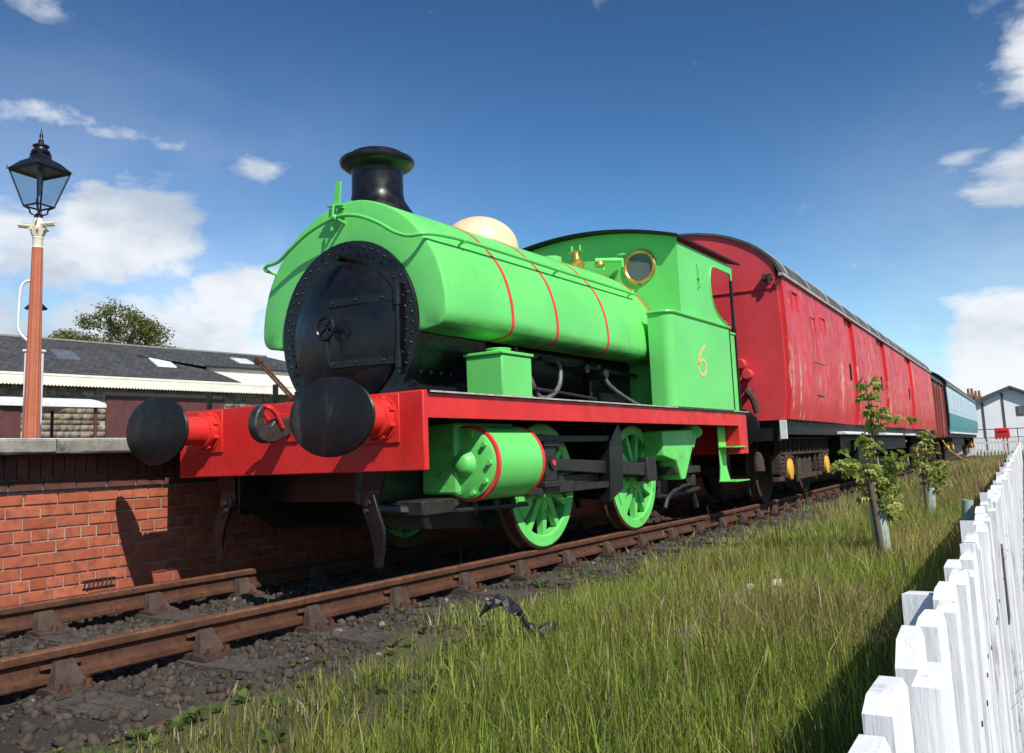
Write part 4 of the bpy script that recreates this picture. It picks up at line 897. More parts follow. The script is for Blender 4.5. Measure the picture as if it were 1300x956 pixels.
def bogie(par, yc, near=True):
    root = MB().box(-1.0, 1.0, yc - .25, yc + .25, .50, .78).build('bogie_bolster', 'bogie', par)
    for s in (-1, 1):
        fr = MB(); x0, x1 = sorted((s * 1.03, s * 1.16)); fr.box(x0, x1, yc - 1.62, yc + 1.62, .66, .69); fr.box(x0, x1, yc - 1.62, yc + 1.62, .88, .905)
        fr.box(*sorted((s * 1.05, s * 1.07)), yc - 1.6, yc + 1.6, .69, .88)
        for k in range(13): y = yc - 1.58 + k * .263; fr.box(*sorted((s * 1.07, s * 1.15)), y - .012, y + .012, .69, .88)
        fr.build('bogie_side_frame', 'bogie', root, .004)
        for wy in (yc - 1.28, yc + 1.28):
            ab = MB().box(*sorted((s * .98, s * 1.16)), wy - .16, wy + .16, .34, .66); ab.box(*sorted((s * 1.0, s * 1.14)), wy - .36, wy - .20, .40, .66); ab.box(*sorted((s * 1.0, s * 1.14)), wy + .20, wy + .36, .40, .66)
            ab.box(*sorted((s * 1.02, s * 1.12)), wy - .42, wy + .42, .30, .36)
            for dy in (-.28, .28):
                for q in range(4): ab.cyl((s * 1.08, wy + dy, .42 + q * .06), (s * 1.08, wy + dy, .455 + q * .06), .085, n=14)
            a = ab.build('axle_box', 'bogie', root, .01)
            MB().lathe([(.145, 0), (.14, s * .025), (.06, s * .045), (0, s * .045)], (s * 1.162, wy, .46), 'x', 24).build('axle_cover', 'yellow', a)
        sp = MB()
        for dy in (-.35, 0, .35): sp.cyl((s * 1.02, yc + dy, .36), (s * 1.02, yc + dy, .60), .10, n=14)
        sp.box(*sorted((s * .95, s * 1.13)), yc - .62, yc + .62, .30, .37); sp.box(*sorted((s * 1.1, s * 1.13)), yc - .66, yc - .62, .26, .7); sp.box(*sorted((s * 1.1, s * 1.13)), yc + .62, yc + .66, .26, .7); sp.build('bolster_spring', 'bogie', root)
    for wy in (yc - 1.28, yc + 1.28): axle_wheels(root, wy)
# --- long red parcels coach
RL = 20.6
rc = stock('red_parcels_coach', 'long faded red parcels coach with peeling paint directly behind the green locomotive', 0)
MB().prism(endprofile(), 'y', .0, RL).build('body', 'coachend', rc)
for s in (-1, 1):
    for (a, b) in ((.06, 4.55), (5.45, 8.35), (9.6, 13.4), (14.7, RL - .06)):
        pnl = side_panel(a, b, s).build('side_panel', 'coachred', rc, .006)
    for (a, b) in ((4.85, 5.30), (8.75, 9.35), (13.9, 14.45)):
        d = side_panel(a, b, s, .012).build('recessed_door', 'coachred', rc, .004); MB().box(*sorted((s * 1.41, s * 1.445)), a + .06, a + .09, 1.9, 2.2).build('door_handle', 'coachblack', d)
    # fittings on the first bay: label clips and footstep marks
    for (y, z, w, h) in ((1.75, 2.35, .28, .62), (.62, 2.75, .36, .26), (2.5, 2.62, .35, .24)):
        cl = MB()
        for q in ((y - w / 2, y + w / 2, z + h / 2 - .008, z + h / 2), (y - w / 2, y - w / 2 + .012, z - h / 2, z + h / 2), (y + w / 2 - .012, y + w / 2, z - h / 2, z + h / 2)): cl.box(*sorted((s * 1.41, s * 1.473)), *q)
        cl.build('label_frame', 'coachend', rc)
    MB().box(*sorted((s * 1.41, s * 1.48)), 1.72, 2.15, 1.50, 1.515).box(*sorted((s * 1.41, s * 1.48)), 1.6, 2.4, 1.985, 1.995).build('label_clip', 'steel', rc)
    MB().box(*sorted((s * 1.24, s * 1.33)), .1, RL - .1, .93, 1.118).build('solebar', 'coachblack', rc)
    for (a, b) in ((3.7, 6.5), (8.4, 11.4), (13.0, 15.5)):
        fb = MB().box(*sorted((s * 1.30, s * 1.47)), a, b, .935, .985).build('footboard', 'white', rc, .01)
MB().box(-1.24, 1.24, .05, .25, .85, 1.118).build('headstock', 'coachblack', rc); MB().box(-1.24, 1.24, RL - .25, RL - .05, .85, 1.118).build('headstock', 'coachblack', rc)
for s in (-1, 1): MB().box(*sorted((s * 1.28, s * 1.37)), -.012, .012, .87, 1.115).build('white_end_plate', 'white', rc, .003)
MB().box(-1.1, 1.1, 5.2, 15, .62, .93).build('underframe', 'coachblack', rc)
MB().box(-1.2, -.6, 6.4, 8.2, .35, .85).build('battery_box', 'coachblack', rc); MB().box(.6, 1.2, 6.4, 8.6, .32, .85).build('battery_box', 'coachblack', rc)
coach_roof(rc, -.03, RL + .03, 'coachroof', [i * 1.45 + .4 for i in range(15)])
for cx in (-.865, .865): vbuffer(rc, cx, .05, -1); vbuffer(rc, cx, RL - .05, 1)
bogie(rc, 2.15); bogie(rc, RL - 2.3)
MB().box(-1.37, 1.40, -.02, .0, 2.865, 2.885).build('end_rail', 'coachend', rc)
for (x, z) in ((.86, 1.88), (.94, 1.735)):
    lm = MB().lathe([(0, -.17), (.06, -.168), (.072, -.155), (.072, -.06), (.05, -.05), (.05, .0)], (x, 0, z), 'y', 20).build('end_lamp', 'coachend', rc, .004)
MB().box(.73, .77, -.02, 0, 1.62, 1.95).build('white_label', 'white', rc)
MB().tube(crom([(.93, -.02, 1.52), (.93, -.12, 1.50), (1.0, -.16, 1.40), (1.04, -.14, 1.22)], 4), .045, 8).build('end_hose_valve', 'bogie', rc)
MB().tube(crom([(.62, -.05, 1.0), (.64, -.3, .85), (.66, -.34, .55), (.62, -.2, .4)], 5), .03, 8).build('brake_hose', 'oily', rc); MB().lathe([(0, 0), (.08, .05), (.07, .2), (.04, .28), (0, .3)], (1.0, -.12, .42), 'z', 14).build('hose_coupling', 'bogie', rc)
cb = MB(); cb.box(1.22, 1.34, -.10, .03, 2.98, 3.05); cb.cyl((1.3, -.08, 2.92), (1.3, -.08, 3.02), .03, n=10); cb.cyl((1.36, -.02, 2.9), (1.42, .0, 2.96), .03, n=10); cb.build('lamp_bracket', 'bogie', rc)
# --- short brown van with upright boards
BL0, BLn = RL + .85, 5.3
bv = stock('brown_goods_van', 'short rusty brown goods van with upright boards between the red and teal coaches', BL0)
VP = [(1.27, 1.10), (1.27, 2.98)]
MB().prism([(-1.27, 1.10), (1.27, 1.10), (1.27, 2.95)] + [(x, vroofz(x, 1.36, 2.90, .62)) for x in np.linspace(1.2, -1.2, 21)] + [(-1.27, 2.95)], 'y', 0, BLn).build('body', 'vanbrown', bv)
for s in (-1, 1):
    n = 22
    for i in range(n):
        y0 = BLn * i / n + .008; MB().box(*sorted((s * 1.27, s * (1.292 + random.uniform(0, .006)))), y0, y0 + BLn / n - .016, 1.02 + random.uniform(-.03, .03) - (.12 if i % 3 == 0 else 0), 2.93).build('board', 'vanbrown', bv)
    for y in (.04, 1.5, 2.5, 3.6, BLn - .06): MB().box(*sorted((s * 1.29, s * 1.35)), y - .04, y + .04, .95, 2.95).build('upright_stanchion', 'vanbrown', bv)
    MB().box(*sorted((s * 1.1, s * 1.25)), 0, BLn, .90, 1.10).build('solebar', 'coachblack', bv)
coach_roof(bv, -.05, BLn + .05, 'coachroof', (), 1.36, 2.90, .62, False)
for cx in (-.865, .865): vbuffer(bv, cx, 0, -1); vbuffer(bv, cx, BLn, 1)
for wy in (1.2, 4.1):
    axle_wheels(bv, wy)
    for s in (-1, 1): MB().box(*sorted((s * .98, s * 1.12)), wy - .14, wy + .14, .30, .62).box(*sorted((s * 1.02, s * 1.08)), wy - .55, wy + .55, .68, .74).box(*sorted((s * 1.03, s * 1.07)), wy - .40, wy + .40, .62, .68).build('axle_guard', 'bogie', bv)
# --- teal and pale grey coach
TL0, TLn = BL0 + BLn + .95, 22.5
tcx = stock('teal_coach', 'old passenger coach painted pale grey over teal behind the brown van', TL0)
MB().prism(endprofile(), 'y', 0, TLn).build('body', 'coachblack', tcx)
lowP = SP[:3] + [(1.405, 1.86)]; hiP = [(1.405, 1.87), (1.405, 2.15), (1.395, 2.6), (1.375, 3.04)]
for s in (-1, 1):
    k = 5
    for i in range(k):
        a, b = TLn * i / k + .03, TLn * (i + 1) / k - .03
        side_panel(a, b, s, .03, lowP).build('teal_panel', 'teal', tcx); pn = side_panel(a, b, s, .03, hiP).build('grey_panel', 'palegrey', tcx)
        for q in range(2): y = a + .9 + q * 2.0; MB().box(*sorted((s * 1.40, s * 1.446)), y, y + 1.1, 2.05, 2.75).build('window', 'palegrey', pn)
    MB().box(*sorted((s * 1.36, s * 1.46)), .2, TLn - .2, 1.06, 1.12).build('footboard', 'white', tcx); MB().box(*sorted((s * 1.2, s * 1.3)), .1, TLn - .1, .9, 1.06).build('solebar', 'coachblack', tcx)
coach_roof(tcx, -.03, TLn + .03, 'coachroof', (), 1.43, 3.04, .73)
for cx in (-.865, .865): vbuffer(tcx, cx, 0, -1); vbuffer(tcx, cx, TLn, 1)
bogie(tcx, 2.6); bogie(tcx, TLn - 2.6)
MB().box(-1.0, 1.0, 6, 15, .5, .9).build('underframe', 'coachblack', tcx)
# ------------------------------------------------------------------ platform lamps
def make_lantern(par, z, sc_=1.0):
    """tapered four-sided glass lantern: base at z, about 0.95 m to its finial"""
    w0, w1, h = .125, .25, .47; zb, zt = z + .12, z + .12 + h
    fm = MB(); C0 = [(-w0, -w0), (w0, -w0), (w0, w0), (-w0, w0)]; C1 = [(-w1, -w1), (w1, -w1), (w1, w1), (-w1, w1)]
    for i in range(4):
        a, b = C0[i], C0[(i + 1) % 4]; c, d = C1[i], C1[(i + 1) % 4]
        fm.tube([(*a, zb), (*c, zt)], .011, 6); fm.tube([(*a, zb), (*b, zb)], .013, 6); fm.tube([(*c, zt), (*d, zt)], .015, 6)
    fr = fm.build('lantern_frame', 'lampblack', par)
    for i in range(4):
        a, b = C0[i], C0[(i + 1) % 4]; c, d = C1[i], C1[(i + 1) % 4]
        MB().add([(*a, zb), (*b, zb), (*d, zt), (*c, zt)], [(0, 1, 2, 3)]).build('lantern_pane', 'lampglass', par, smooth=0)
    rf = MB(); e = w1 + .022
    lv = [(e, zt + .01), (e - .02, zt + .035), (.165, zt + .13), (.10, zt + .175), (.09, zt + .19), (.09, zt + .245)]
    for r_, zz in lv: rf.add([(-r_, -r_, zz), (r_, -r_, zz), (r_, r_, zz), (-r_, r_, zz)], [])
    for k in range(len(lv) - 1): rf.f += [(k * 4 + i, k * 4 + (i + 1) % 4, k * 4 + 4 + (i + 1) % 4, k * 4 + 4 + i) for i in range(4)]
    rf.f += [(3, 2, 1, 0), tuple(range(len(lv) * 4 - 4, len(lv) * 4))]
    for cx, cy in C1: rf.cyl((cx * 1.06, cy * 1.06, zt + .01), (cx * 1.09, cy * 1.09, zt + .06), .014, .004, n=6)
    rf.lathe([(.11, 0), (.12, .02), (.105, .045), (.085, .055), (.08, .09), (.10, .10), (.10, .115), (.05, .13), (.03, .17)], (0, 0, zt + .24), 'z', 20)
    rf.lathe([(.03, 0), (.035, .02), (.018, .05), (.024, .09), (.012, .14), (.0, .20)], (0, 0, zt + .40), 'z', 12)
    rf.build('lantern_roof', 'lampblack', par, smooth=40)
    MB().lathe([(.028, 0), (.028, -.12), (.02, -.14), (.032, -.19), (.012, -.30), (0, -.34)], (0, 0, zt - .0), 'z', 12).build('lamp_burner', 'lampburner', par)
    ft = MB()
    for sx, sy in ((1, 1), (-1, 1), (1, -1), (-1, -1)): ft.tube(crom([(.02 * sx, .02 * sy, z), (.07 * sx, .07 * sy, z + .03), (.075 * sx, .075 * sy, z + .075), (w0 * sx, w0 * sy, zb)], 4), .011, 6)
    for sx, sy in ((1, -1), (-1, 1)): ft.tube(crom([(.05 * sx, .05 * sy, z + .02), (.17 * sx, .17 * sy, z + .04), (.235 * sx, .235 * sy, z + .10), (.22 * sx, .22 * sy, z + .145), (.19 * sx, .19 * sy, z + .13)], 4), .007, 6)
    ft.lathe([(.05, -.06), (.055, -.02), (.04, .02)], (0, 0, z), 'z', 14)
    ft.build('lantern_bracket', 'lampblack', par)
lp1 = thing('platform_lamp', 'black glass lantern on an orange brown fluted post standing on the platform', 'lamp post', (-6.42, 1.60, 1.016), R(12))
fl = []
for k in range(48):
    t = 2 * PI * k / 48; fl.append(t)
def fluted(z0, z1, r0, r1):
    mb = MB()
    for z_, r_ in ((z0, r0), (z1, r1)): mb.add([(r_ * (1 - .07 * (k % 4 in (1, 2))) * math.cos(t), r_ * (1 - .07 * (k % 4 in (1, 2))) * math.sin(t), z_) for k, t in enumerate(fl)], [])
    mb.f += [(k, (k + 1) % 48, 48 + (k + 1) % 48, 48 + k) for k in range(48)]; return mb
fluted(.24, 2.67, .10, .066).build('post', 'terracotta', lp1, smooth=20)
MB().lathe([(.15, 0), (.15, .06), (.13, .08), (.125, .16), (.10, .18), (.10, .24), (.085, .25)], (0, 0, 0), 'z', 28).build('post_base', 'terracotta', lp1)
MB().lathe([(.058, 1.86), (.066, 1.87), (.06, 1.885), (.062, 1.90), (.06, 1.98), (.068, 2.0), (.062, 2.015), (.075, 2.06), (.094, 2.12), (.10, 2.14), (.075, 2.145), (.062, 2.17), (.062, 2.24), (.055, 2.26)], (0, 0, .80), 'z', 24).build('capital', 'creampost', lp1)
cap = MB()
for k in range(8):
    t = 2 * PI * k / 8; cap.tube(crom([(.062 * math.cos(t), .062 * math.sin(t), 2.03), (.085 * math.cos(t), .085 * math.sin(t), 2.09), (.115 * math.cos(t), .115 * math.sin(t), 2.12), (.11 * math.cos(t), .11 * math.sin(t), 2.095)], 3), .014, 5)
cap.xf(Matrix.Translation((0, 0, .80))).build('capital_leaves', 'creampost', lp1)
lb_ = MB().tube(crom([(-.33, 0, 3.015), (-.27, 0, 3.005), (-.1, 0, 2.97), (.1, 0, 2.97), (.25, 0, 2.96), (.31, 0, 2.955)], 4), .036, 8); lb_.build('ladder_bar', 'creampost', lp1)
make_lantern(lp1, 3.10)
# white post with a swan-neck lamp further along the platform
lp2 = thing('swan_neck_lamp', 'white platform post carrying a small black lamp on a white swan neck', 'lamp post', (-9.32, 3.14, 1.016), R(20))
MB().box(-.10, .10, -.10, .10, 0, 1.72).build('post', 'white', lp2, .01); MB().box(-.12, .12, -.12, .12, 1.72, 1.76).build('post_cap', 'white', lp2, .006)
MB().tube(crom([(.02, -.02, 1.70), (-.02, -.06, 1.85), (-.16, -.16, 2.05), (-.17, -.17, 2.4), (-.16, -.16, 2.72), (-.12, -.13, 2.84), (-.04, -.09, 2.87), (.03, -.05, 2.81), (.04, -.04, 2.72)], 5), .022, 8).build('swan_neck', 'white', lp2)
MB().lathe([(.02, 2.78), (.04, 2.74), (.075, 2.68), (.075, 2.55), (.10, 2.51), (.17, 2.44), (.16, 2.43), (.06, 2.48), (0, 2.48)], (.04, -.04, -.02), 'z', 24).build('lamp_shade', 'lampblack', lp2)

# ------------------------------------------------------------------ goods shed with canopy
SH = thing('goods_shed', 'long stone goods shed with dark slate roof and scalloped cream canopy beyond the platform', 'building', (-31.2, 19, .0), -.0805)
def sh(mb, name, m, par=None, **k): return mb.build(name, m, par or SH, **k)
# local: +X towards the railway, +Y along the shed
sh(MB().box(-6.2, -1.4, -40, 12.9, -.2, 5.75), 'wall_core', 'mortar'); sh(MB().box(-1.4, -.52, -40, 12.3, -.2, 4.5), 'wall_core', 'mortar')
stw = MB(); tints = []
r_ = random.Random(5); z = .0
while z < 4.7:
    h = r_.choice((.2, .24, .28)); y = -17 + r_.uniform(0, .3)
    while y < 12.2:
        w = r_.uniform(.26, .6); k = r_.uniform(.7, 1.2); c = r_.choice(((.33, .27, .19), (.40, .34, .25), (.27, .22, .17), (.36, .28, .18)))
        if not (-.8 < y + w / 2 < 5.2 and z < 4.2):
            stw.box(-.54, -.48 + r_.uniform(-.015, .02), y + .012, y + w - .012, z + .012, z + h - .012); tints += [sc(c, k)] * 8
        y += w
    z += h
me = npmesh('stonework', np.array(stw.v), np.array(stw.f), np.array(tints)); o = link('stonework', me, 'stone', SH); o['kind'] = 'stuff'
d = sh(MB().box(-.52, -.45, -.8, 5.2, .2, 4.2), 'sliding_door', 'maroon')
for k in range(15):
    y = -.75 + k * .395; MB().box(-.455, -.44, y, y + .37, .25, 4.15).build('door_board', 'maroon', d)
ridge_x, ridge_z = -3.75, 7.0; E1 = 12.0
def roofquad(name, pts, th=.08, rows=None):
    mb = MB(); n = len(pts); mb.add([p for p in pts] + [(p[0], p[1], p[2] - th) for p in pts], [tuple(range(n)), tuple(range(2 * n - 1, n - 1, -1))] + [(i, n + i, n + (i + 1) % n, (i + 1) % n) for i in range(n)])
    return sh(mb, name, 'slate', smooth=0)
# main roof: front slope with hipped end, rear slope
roofquad('roof_slope', [(-1.15, 4.6, 5.95), (-1.15, E1 + 1.1, 5.95), (ridge_x, E1 - 1.9, ridge_z), (ridge_x, -40, ridge_z), (-2.6, -40, 6.5356), (-2.6, 1.0, 6.5356)])
roofquad('roof_hip', [(-1.15, E1 + 1.1, 5.95), (-6.4, E1 + 1.1, 5.95), (ridge_x, E1 - 1.9, ridge_z)])
roofquad('roof_rear', [(-6.4, E1 + 1.1, 5.95), (-6.4, -40, 5.95), (ridge_x, -40, ridge_z), (ridge_x, E1 - 1.9, ridge_z)])
sh(MB().box(-1.40, -1.34, 4.8, 12.9, 4.6, 5.88), 'cream_gable_boards', 'canopycream')
# lower canopy roof in front, hipped where it ends
roofquad('canopy_roof', [(.0, -40, 5.03), (.0, 5.9, 5.03), (-1.9, 4.4, 6.08), (-2.6, 2.0, 6.46), (-2.6, -40, 6.46)])
roofquad('canopy_hip', [(.0, 5.9, 5.03), (-1.3, 6.4, 5.25), (-1.9, 4.4, 6.08)])
sh(MB().box(-1.4, -.02, 5.9, 12.5, 4.62, 4.72), 'canopy_shelf', 'canopycream')
for (y, x, nm) in ((-2.0, -1.9, 'grey'), (2.6, -1.7, 'white'), (7.6, -2.35, 'white')):
    zr = 5.03 + (-x) * .55 + .05 if y < 5 else 5.95 + (-x - 1.15) * .404 + .05
    mb = MB(); w, l = .5, .42; dz_ = .55 * l if y < 5 else .404 * l
    mb.add([(x + l, y - w, zr - dz_), (x + l, y + w, zr - dz_), (x - l, y + w, zr + dz_), (x - l, y - w, zr + dz_)], [(0, 1, 2, 3)]); q = len(mb.v)
    mb.add([(a, b, c - .06) for a, b, c in mb.v[:4]], [(3, 2, 1, 0), (0, 4 - 4, 1, 1)][:1]); mb.f += [(i, 4 + i, 4 + (i + 1) % 4, (i + 1) % 4) for i in range(4)]
    sh(mb, 'skylight', 'skylightgrey' if nm == 'grey' else 'skylightwhite', smooth=0)
# scalloped valance, one board length per bay
def valance_mesh(Lb):
    pts = [(0, .42)]; n = int(Lb / .14)
    for i in range(n):
        for k in range(5):
            t = k / 4; pts.append(((i + t) * Lb / n, .06 - .06 * math.sin(PI * t) if True else 0))
    out = [pts[0]]
    for p in pts[1:]:
        if p != out[-1]: out.append(p)
    out.append((Lb, .42)); return MB().prism(out, 'x', -.015, .015).mesh('valance_board', 0)
VM = valance_mesh(2.5); VM.materials.append(M['canopycream'])
for k in range(18):
    y0 = -32.5 + k * 2.5
    if y0 > 10.5: break
    o = bpy.data.objects.new('valance_board', VM); COL.objects.link(o); o.parent = SH; o.location = (.02, y0, 4.48)
sh(MB().box(-.02, .05, -40, 5.9, 4.90, 5.0), 'gutter', 'canopycream'); sh(MB().box(-.02, .05, 5.9, 12.5, 4.88, 4.95), 'gutter', 'canopycream')
sh(MB().box(ridge_x - .12, ridge_x + .12, -40, E1 - 1.9, ridge_z - .02, ridge_z + .06), 'ridge_capping', 'coping')

# maroon wagon with white roof standing behind the platform
wg = thing('maroon_brake_van', 'maroon railway van with white roof and open end veranda in front of the stone wall', 'van', (-18.5, 4.7, .4), -.05)
MB().box(-1.2, 1.2, -7, 2.0, .6, 2.10).build('body', 'maroon', wg)
for s in (-1, 1):
    for k in range(6): MB().box(*sorted((s * 1.2, s * 1.215)), -6.9, 1.95, .7 + k * .22, .905 + k * .22).build('board', 'maroon', wg)
    MB().cyl((s * 1.15, 4.3, .6), (s * 1.15, 4.3, 2.15), .045, n=8).build('veranda_post', 'maroon', wg); MB().box(*sorted((s * 1.16, s * 1.19)), 2.0, 2.4, .6, 2.1).build('veranda_panel', 'maroon', wg); MB().cyl((s * 1.17, 2.45, .6), (s * 1.17, 2.45, 1.45), .03, n=8).build('veranda_rail_post', 'white', wg)
    MB().cyl((s * 1.15, 4.3, .6), (s * 1.15, 4.3, 1.2), .05, n=8).build('veranda_rail_post', 'white', wg)
MB().box(-1.2, 1.2, 2.0, 4.4, .55, .65).build('veranda_floor', 'maroon', wg); MB().box(-1.15, 1.15, 4.2, 4.3, .6, 1.15).build('veranda_end', 'maroon', wg)
rfm = MB(); xr = np.linspace(-1.32, 1.32, 21)
rfm.prism([(x, 2.34 - .22 * (x / 1.32) ** 2 + .05) for x in xr] + [(x, 2.30 - .22 * (x / 1.32) ** 2) for x in xr[::-1]], 'y', -7.1, 4.5); rfm.build('roof', 'white', wg)
MB().box(-1.0, 1.0, -6.9, 4.2, .25, .6).build('underframe', 'coachblack', wg)
for yy in (-5, 2):
    for s in (-1, 1): MB().cyl((s * .72, yy, .05), (s * .82, yy, .05), .45, n=28).build('wheel', 'coachblack', wg)
# rusty yard crane whose jib shows above the buffer beam
cr0 = thing('yard_crane', 'rusty yard crane with slanting lattice jib in front of the goods shed', 'crane', (-19.0, 17.6, 0))
MB().cyl((0, 0, -.2), (0, 0, 3.2), .16, .12, n=14).build('mast', 'jib', cr0)
jb = MB()
for o_ in (-.09, .09): jb.tube([(.2, .4 + o_, 2.6), (-1.05, -.75 + o_, 4.55)], .045, 6)
for k in range(8): t = k / 7; jb.tube([(.2 - 1.25 * t, .31 - 1.15 * t, 2.6 + 1.95 * t), (.2 - 1.25 * t, .49 - 1.15 * t, 2.6 + 1.95 * t)], .02, 5)
jb.build('jib', 'jib', cr0); MB().cyl((-1.05, -.86, 4.55), (-1.05, -.64, 4.55), .14, n=18).build('jib_pulley', 'jib', cr0); MB().tube([(0, 0, 3.2), (-1.05, -.75, 4.6)], .015, 5).build('stay_rod', 'jib', cr0)

# ------------------------------------------------------------------ white building and small things at the far end of the line
wb = thing('white_gabled_building', 'white gabled building with dark timber posts beyond the far end of the coaches', 'building', (-.5, 76, -.25), .2)
MB().prism([(-4.2, 0), (4.2, 0), (4.2, 3.0), (0, 5.0), (-4.2, 3.0)], 'y', 0, 14).build('wall', 'wallwhite', wb)
for s in (-1, 1): MB().prism([(0, 5.02), (s * 4.7, 2.78), (s * 4.7, 2.93), (0, 5.20)], 'y', -.5, 14.3).build('roof', 'darkgrey', wb)
for x in (-2.0, -.55, 3.1): MB().box(x - .07, x + .07, -.06, .0, 0, 4.9 - abs(x) * .46).build('timber_post', 'darkgrey', wb)
w_ = MB().box(.35, 1.55, -.05, 0, 2.8, 3.55).build('window', 'darkgrey', wb); MB().box(.45, 1.45, -.07, -.05, 2.88, 3.47).build('pane', 'glassdark', w_)
rr = MB().box(-4.4, 4.4, -1.3, -1.24, 1.75, 1.82); rr.box(-4.4, 4.4, -1.3, -1.24, 1.10, 1.15)
for x in np.arange(-4.3, 4.4, 1.1): rr.box(x - .03, x + .03, -1.3, -1.24, 0, 1.8)
rr.build('railing', 'darkgrey', wb)
rb = thing('red_letter_box', 'small red letter box on a post before the white building', 'letter box', (-.45, 64.6, -.25))
MB().box(-.45, .45, -.2, .2, 1.0, 1.75).build('box', 'red', rb, .06); MB().box(-.3, .3, -.21, -.2, 1.45, 1.52).build('slot', 'coachblack', rb); MB().cyl((0, 0, 0), (0, 0, 1.0), .06, n=10).build('post', 'red', rb)
ff = thing('far_picket_fence', 'short white picket fence closing the far end of the grass', 'fence', (-.9, 58.0, -.25))
pk = MB().prism([(-.05, 0), (.05, 0), (.05, 1.0), (0, 1.1), (-.05, 1.0)], 'y', -.012, .012).mesh('picket', 0); pk.materials.append(M['white'])
for i in range(21):
    o = bpy.data.objects.new('picket', pk); COL.objects.link(o); o.parent = ff; o.location = (-1.2 + i * .19, 0, 0)
for zz in (.28, .80): MB().box(-1.3, 2.8, .012, .06, zz - .05, zz + .05).build('fence_rail', 'white', ff)
hs = thing('chimney_house', 'pale house with clay chimney pots rising behind the teal coach', 'house', (-7.2, 88, -.25))
MB().box(-3, 3, 0, 9, 0, 4.4).build('wall', 'wallwhite', hs); MB().prism([(-3.3, 4.3), (3.3, 4.3), (0, 6.0)], 'y', -.3, 9.3).build('roof', 'slate', hs)
for (x, z) in ((2.65, 5.0), (3.25, 4.75)):
    st = MB().box(x - .35, x + .35, .4, 1.3, 4.0, z + .3).build('chimney_stack', 'stackbrick', hs)
    for q in (-.15, .15): MB().lathe([(.11, 0), (.13, .1), (.10, .5), (.13, .55)], (x + q, .85, z + .3), 'z', 12).build('chimney_pot', 'terra', st)
tag(MB().tube(crom([(-.30, 34.1, 1.0), (-.15, 33.4, .75), (.25, 32.4, .35), (.8, 31.6, .02), (1.25, 31.4, -.10), (1.7, 31.3, -.14)], 6), .022, 6).build('yellow_hose', 'hose'), 'yellow hose hanging from the goods van down to the grass', 'hose')
# ------------------------------------------------------------------ white picket fence beside the camera
FD = -.058
fx = lambda y: 4.357 + FD * y
fence = thing('picket_fence', 'white wooden picket fence with peeling paint along the grass strip', 'fence', (fx(0), 0, -.50))
FA = math.atan(-FD)
def picket_mesh(seed):
    r = random.Random(seed); w = .044 + r.uniform(-.003, .003); t = .011; top = r.uniform(-.006, .006); c = r.uniform(.006, .016); sl = r.uniform(-.007, .007)
    mb = MB(); N = 7; rows = []
    for i in range(N + 1):
        z = .10 + 1.0 * i / N; d = r.uniform(-.002, .002)
        if i == N: z += top
        for (a, b) in ((-t, -w + d), (t, -w + d), (t, w + d), (-t, w + d)): mb.v.append((a, b * (1 if i < N else 1), z - (c if i == N else 0) + (sl * b / w if i == N else 0)))
    for i in range(N):
        for k in range(4): mb.f.append((i * 4 + k, i * 4 + (k + 1) % 4, i * 4 + 4 + (k + 1) % 4, i * 4 + 4 + k))
    o = N * 4; m = len(mb.v)
    mb.add([(-t * .8, -w * .72, .1 + 1.0 + top + sl * .7), (t * .8, -w * .72, .1 + 1.0 + top + sl * .7), (t * .8, w * .72, .1 + 1.0 + top + sl), (-t * .8, w * .72, .1 + 1.0 + top + sl)], [(0, 1, 2, 3)])
    for k in range(4): mb.f.append((o + k, o + (k + 1) % 4, m + (k + 1) % 4, m + k))
    mb.f.append((0, 3, 2, 1)); me = mb.mesh('picket', 25); me.materials.append(M['fence']); return me
PKM = [picket_mesh(k) for k in range(9)]
NAIL = MB().cyl((0, 0, 0), (.0018, 0, 0), .0042, n=8).mesh('nail', 30); NAIL.materials.append(M['chair'])
y = -6.0; k = 0
while y < 24.4:
    o = bpy.data.objects.new('picket', PKM[(k * 5 + k // 4) % 9]); COL.objects.link(o); o.parent = fence
    o.location = (FD * y + random.uniform(-.004, .004), y, random.uniform(-.038, -.024)); o.rotation_euler = (random.uniform(-.015, .015), random.uniform(-.012, .012), FA + random.uniform(-.03, .03))
    if y < 0:
        for nz in (.42, .90):
            nl = bpy.data.objects.new('nail', NAIL); COL.objects.link(nl); nl.parent = o; nl.location = (.0112, random.uniform(-.012, .012), nz)
    y += .108; k += 1
far = MB()
while y < 40: far.box(FD * y - .011, FD * y + .011, y - .042, y + .042, .1, 1.1); y += .108
far.build('far_pickets', 'fence', fence)['kind'] = 'stuff'
for zz in (.42, .90):
    mb = MB(); 
    for yy in (-6.1, 40.1): mb.add([(FD * yy - .042, yy, zz - .04), (FD * yy - .014, yy, zz - .04), (FD * yy - .014, yy, zz + .04), (FD * yy - .042, yy, zz + .04)], [])
    mb.f = [(k, (k + 1) % 4, 4 + (k + 1) % 4, 4 + k) for k in range(4)] + [(3, 2, 1, 0), (4, 5, 6, 7)]
    mb.build('fence_rail', 'fence', fence)
pm = MB().add([(-.022, -.045, 0), (.02, -.045, 0), (.02, .045, 0), (-.022, .045, 0), (-.022, -.045, 1.105), (.02, -.045, 1.105), (.02, .045, 1.095), (-.022, .045, 1.095)], [(0, 3, 2, 1), (4, 5, 6, 7), (0, 1, 5, 4), (1, 2, 6, 5), (2, 3, 7, 6), (3, 0, 4, 7)]).mesh('fence_post', 0); pm.materials.append(M['fence'])
for yy in np.arange(-5.29, 38, 1.17):
    o = bpy.data.objects.new('fence_post', pm); COL.objects.link(o); o.parent = fence; o.location = (FD * yy - .033, yy, random.uniform(-.04, -.03)); o.rotation_euler = (random.uniform(-.015, .015), random.uniform(-.02, .02), FA)
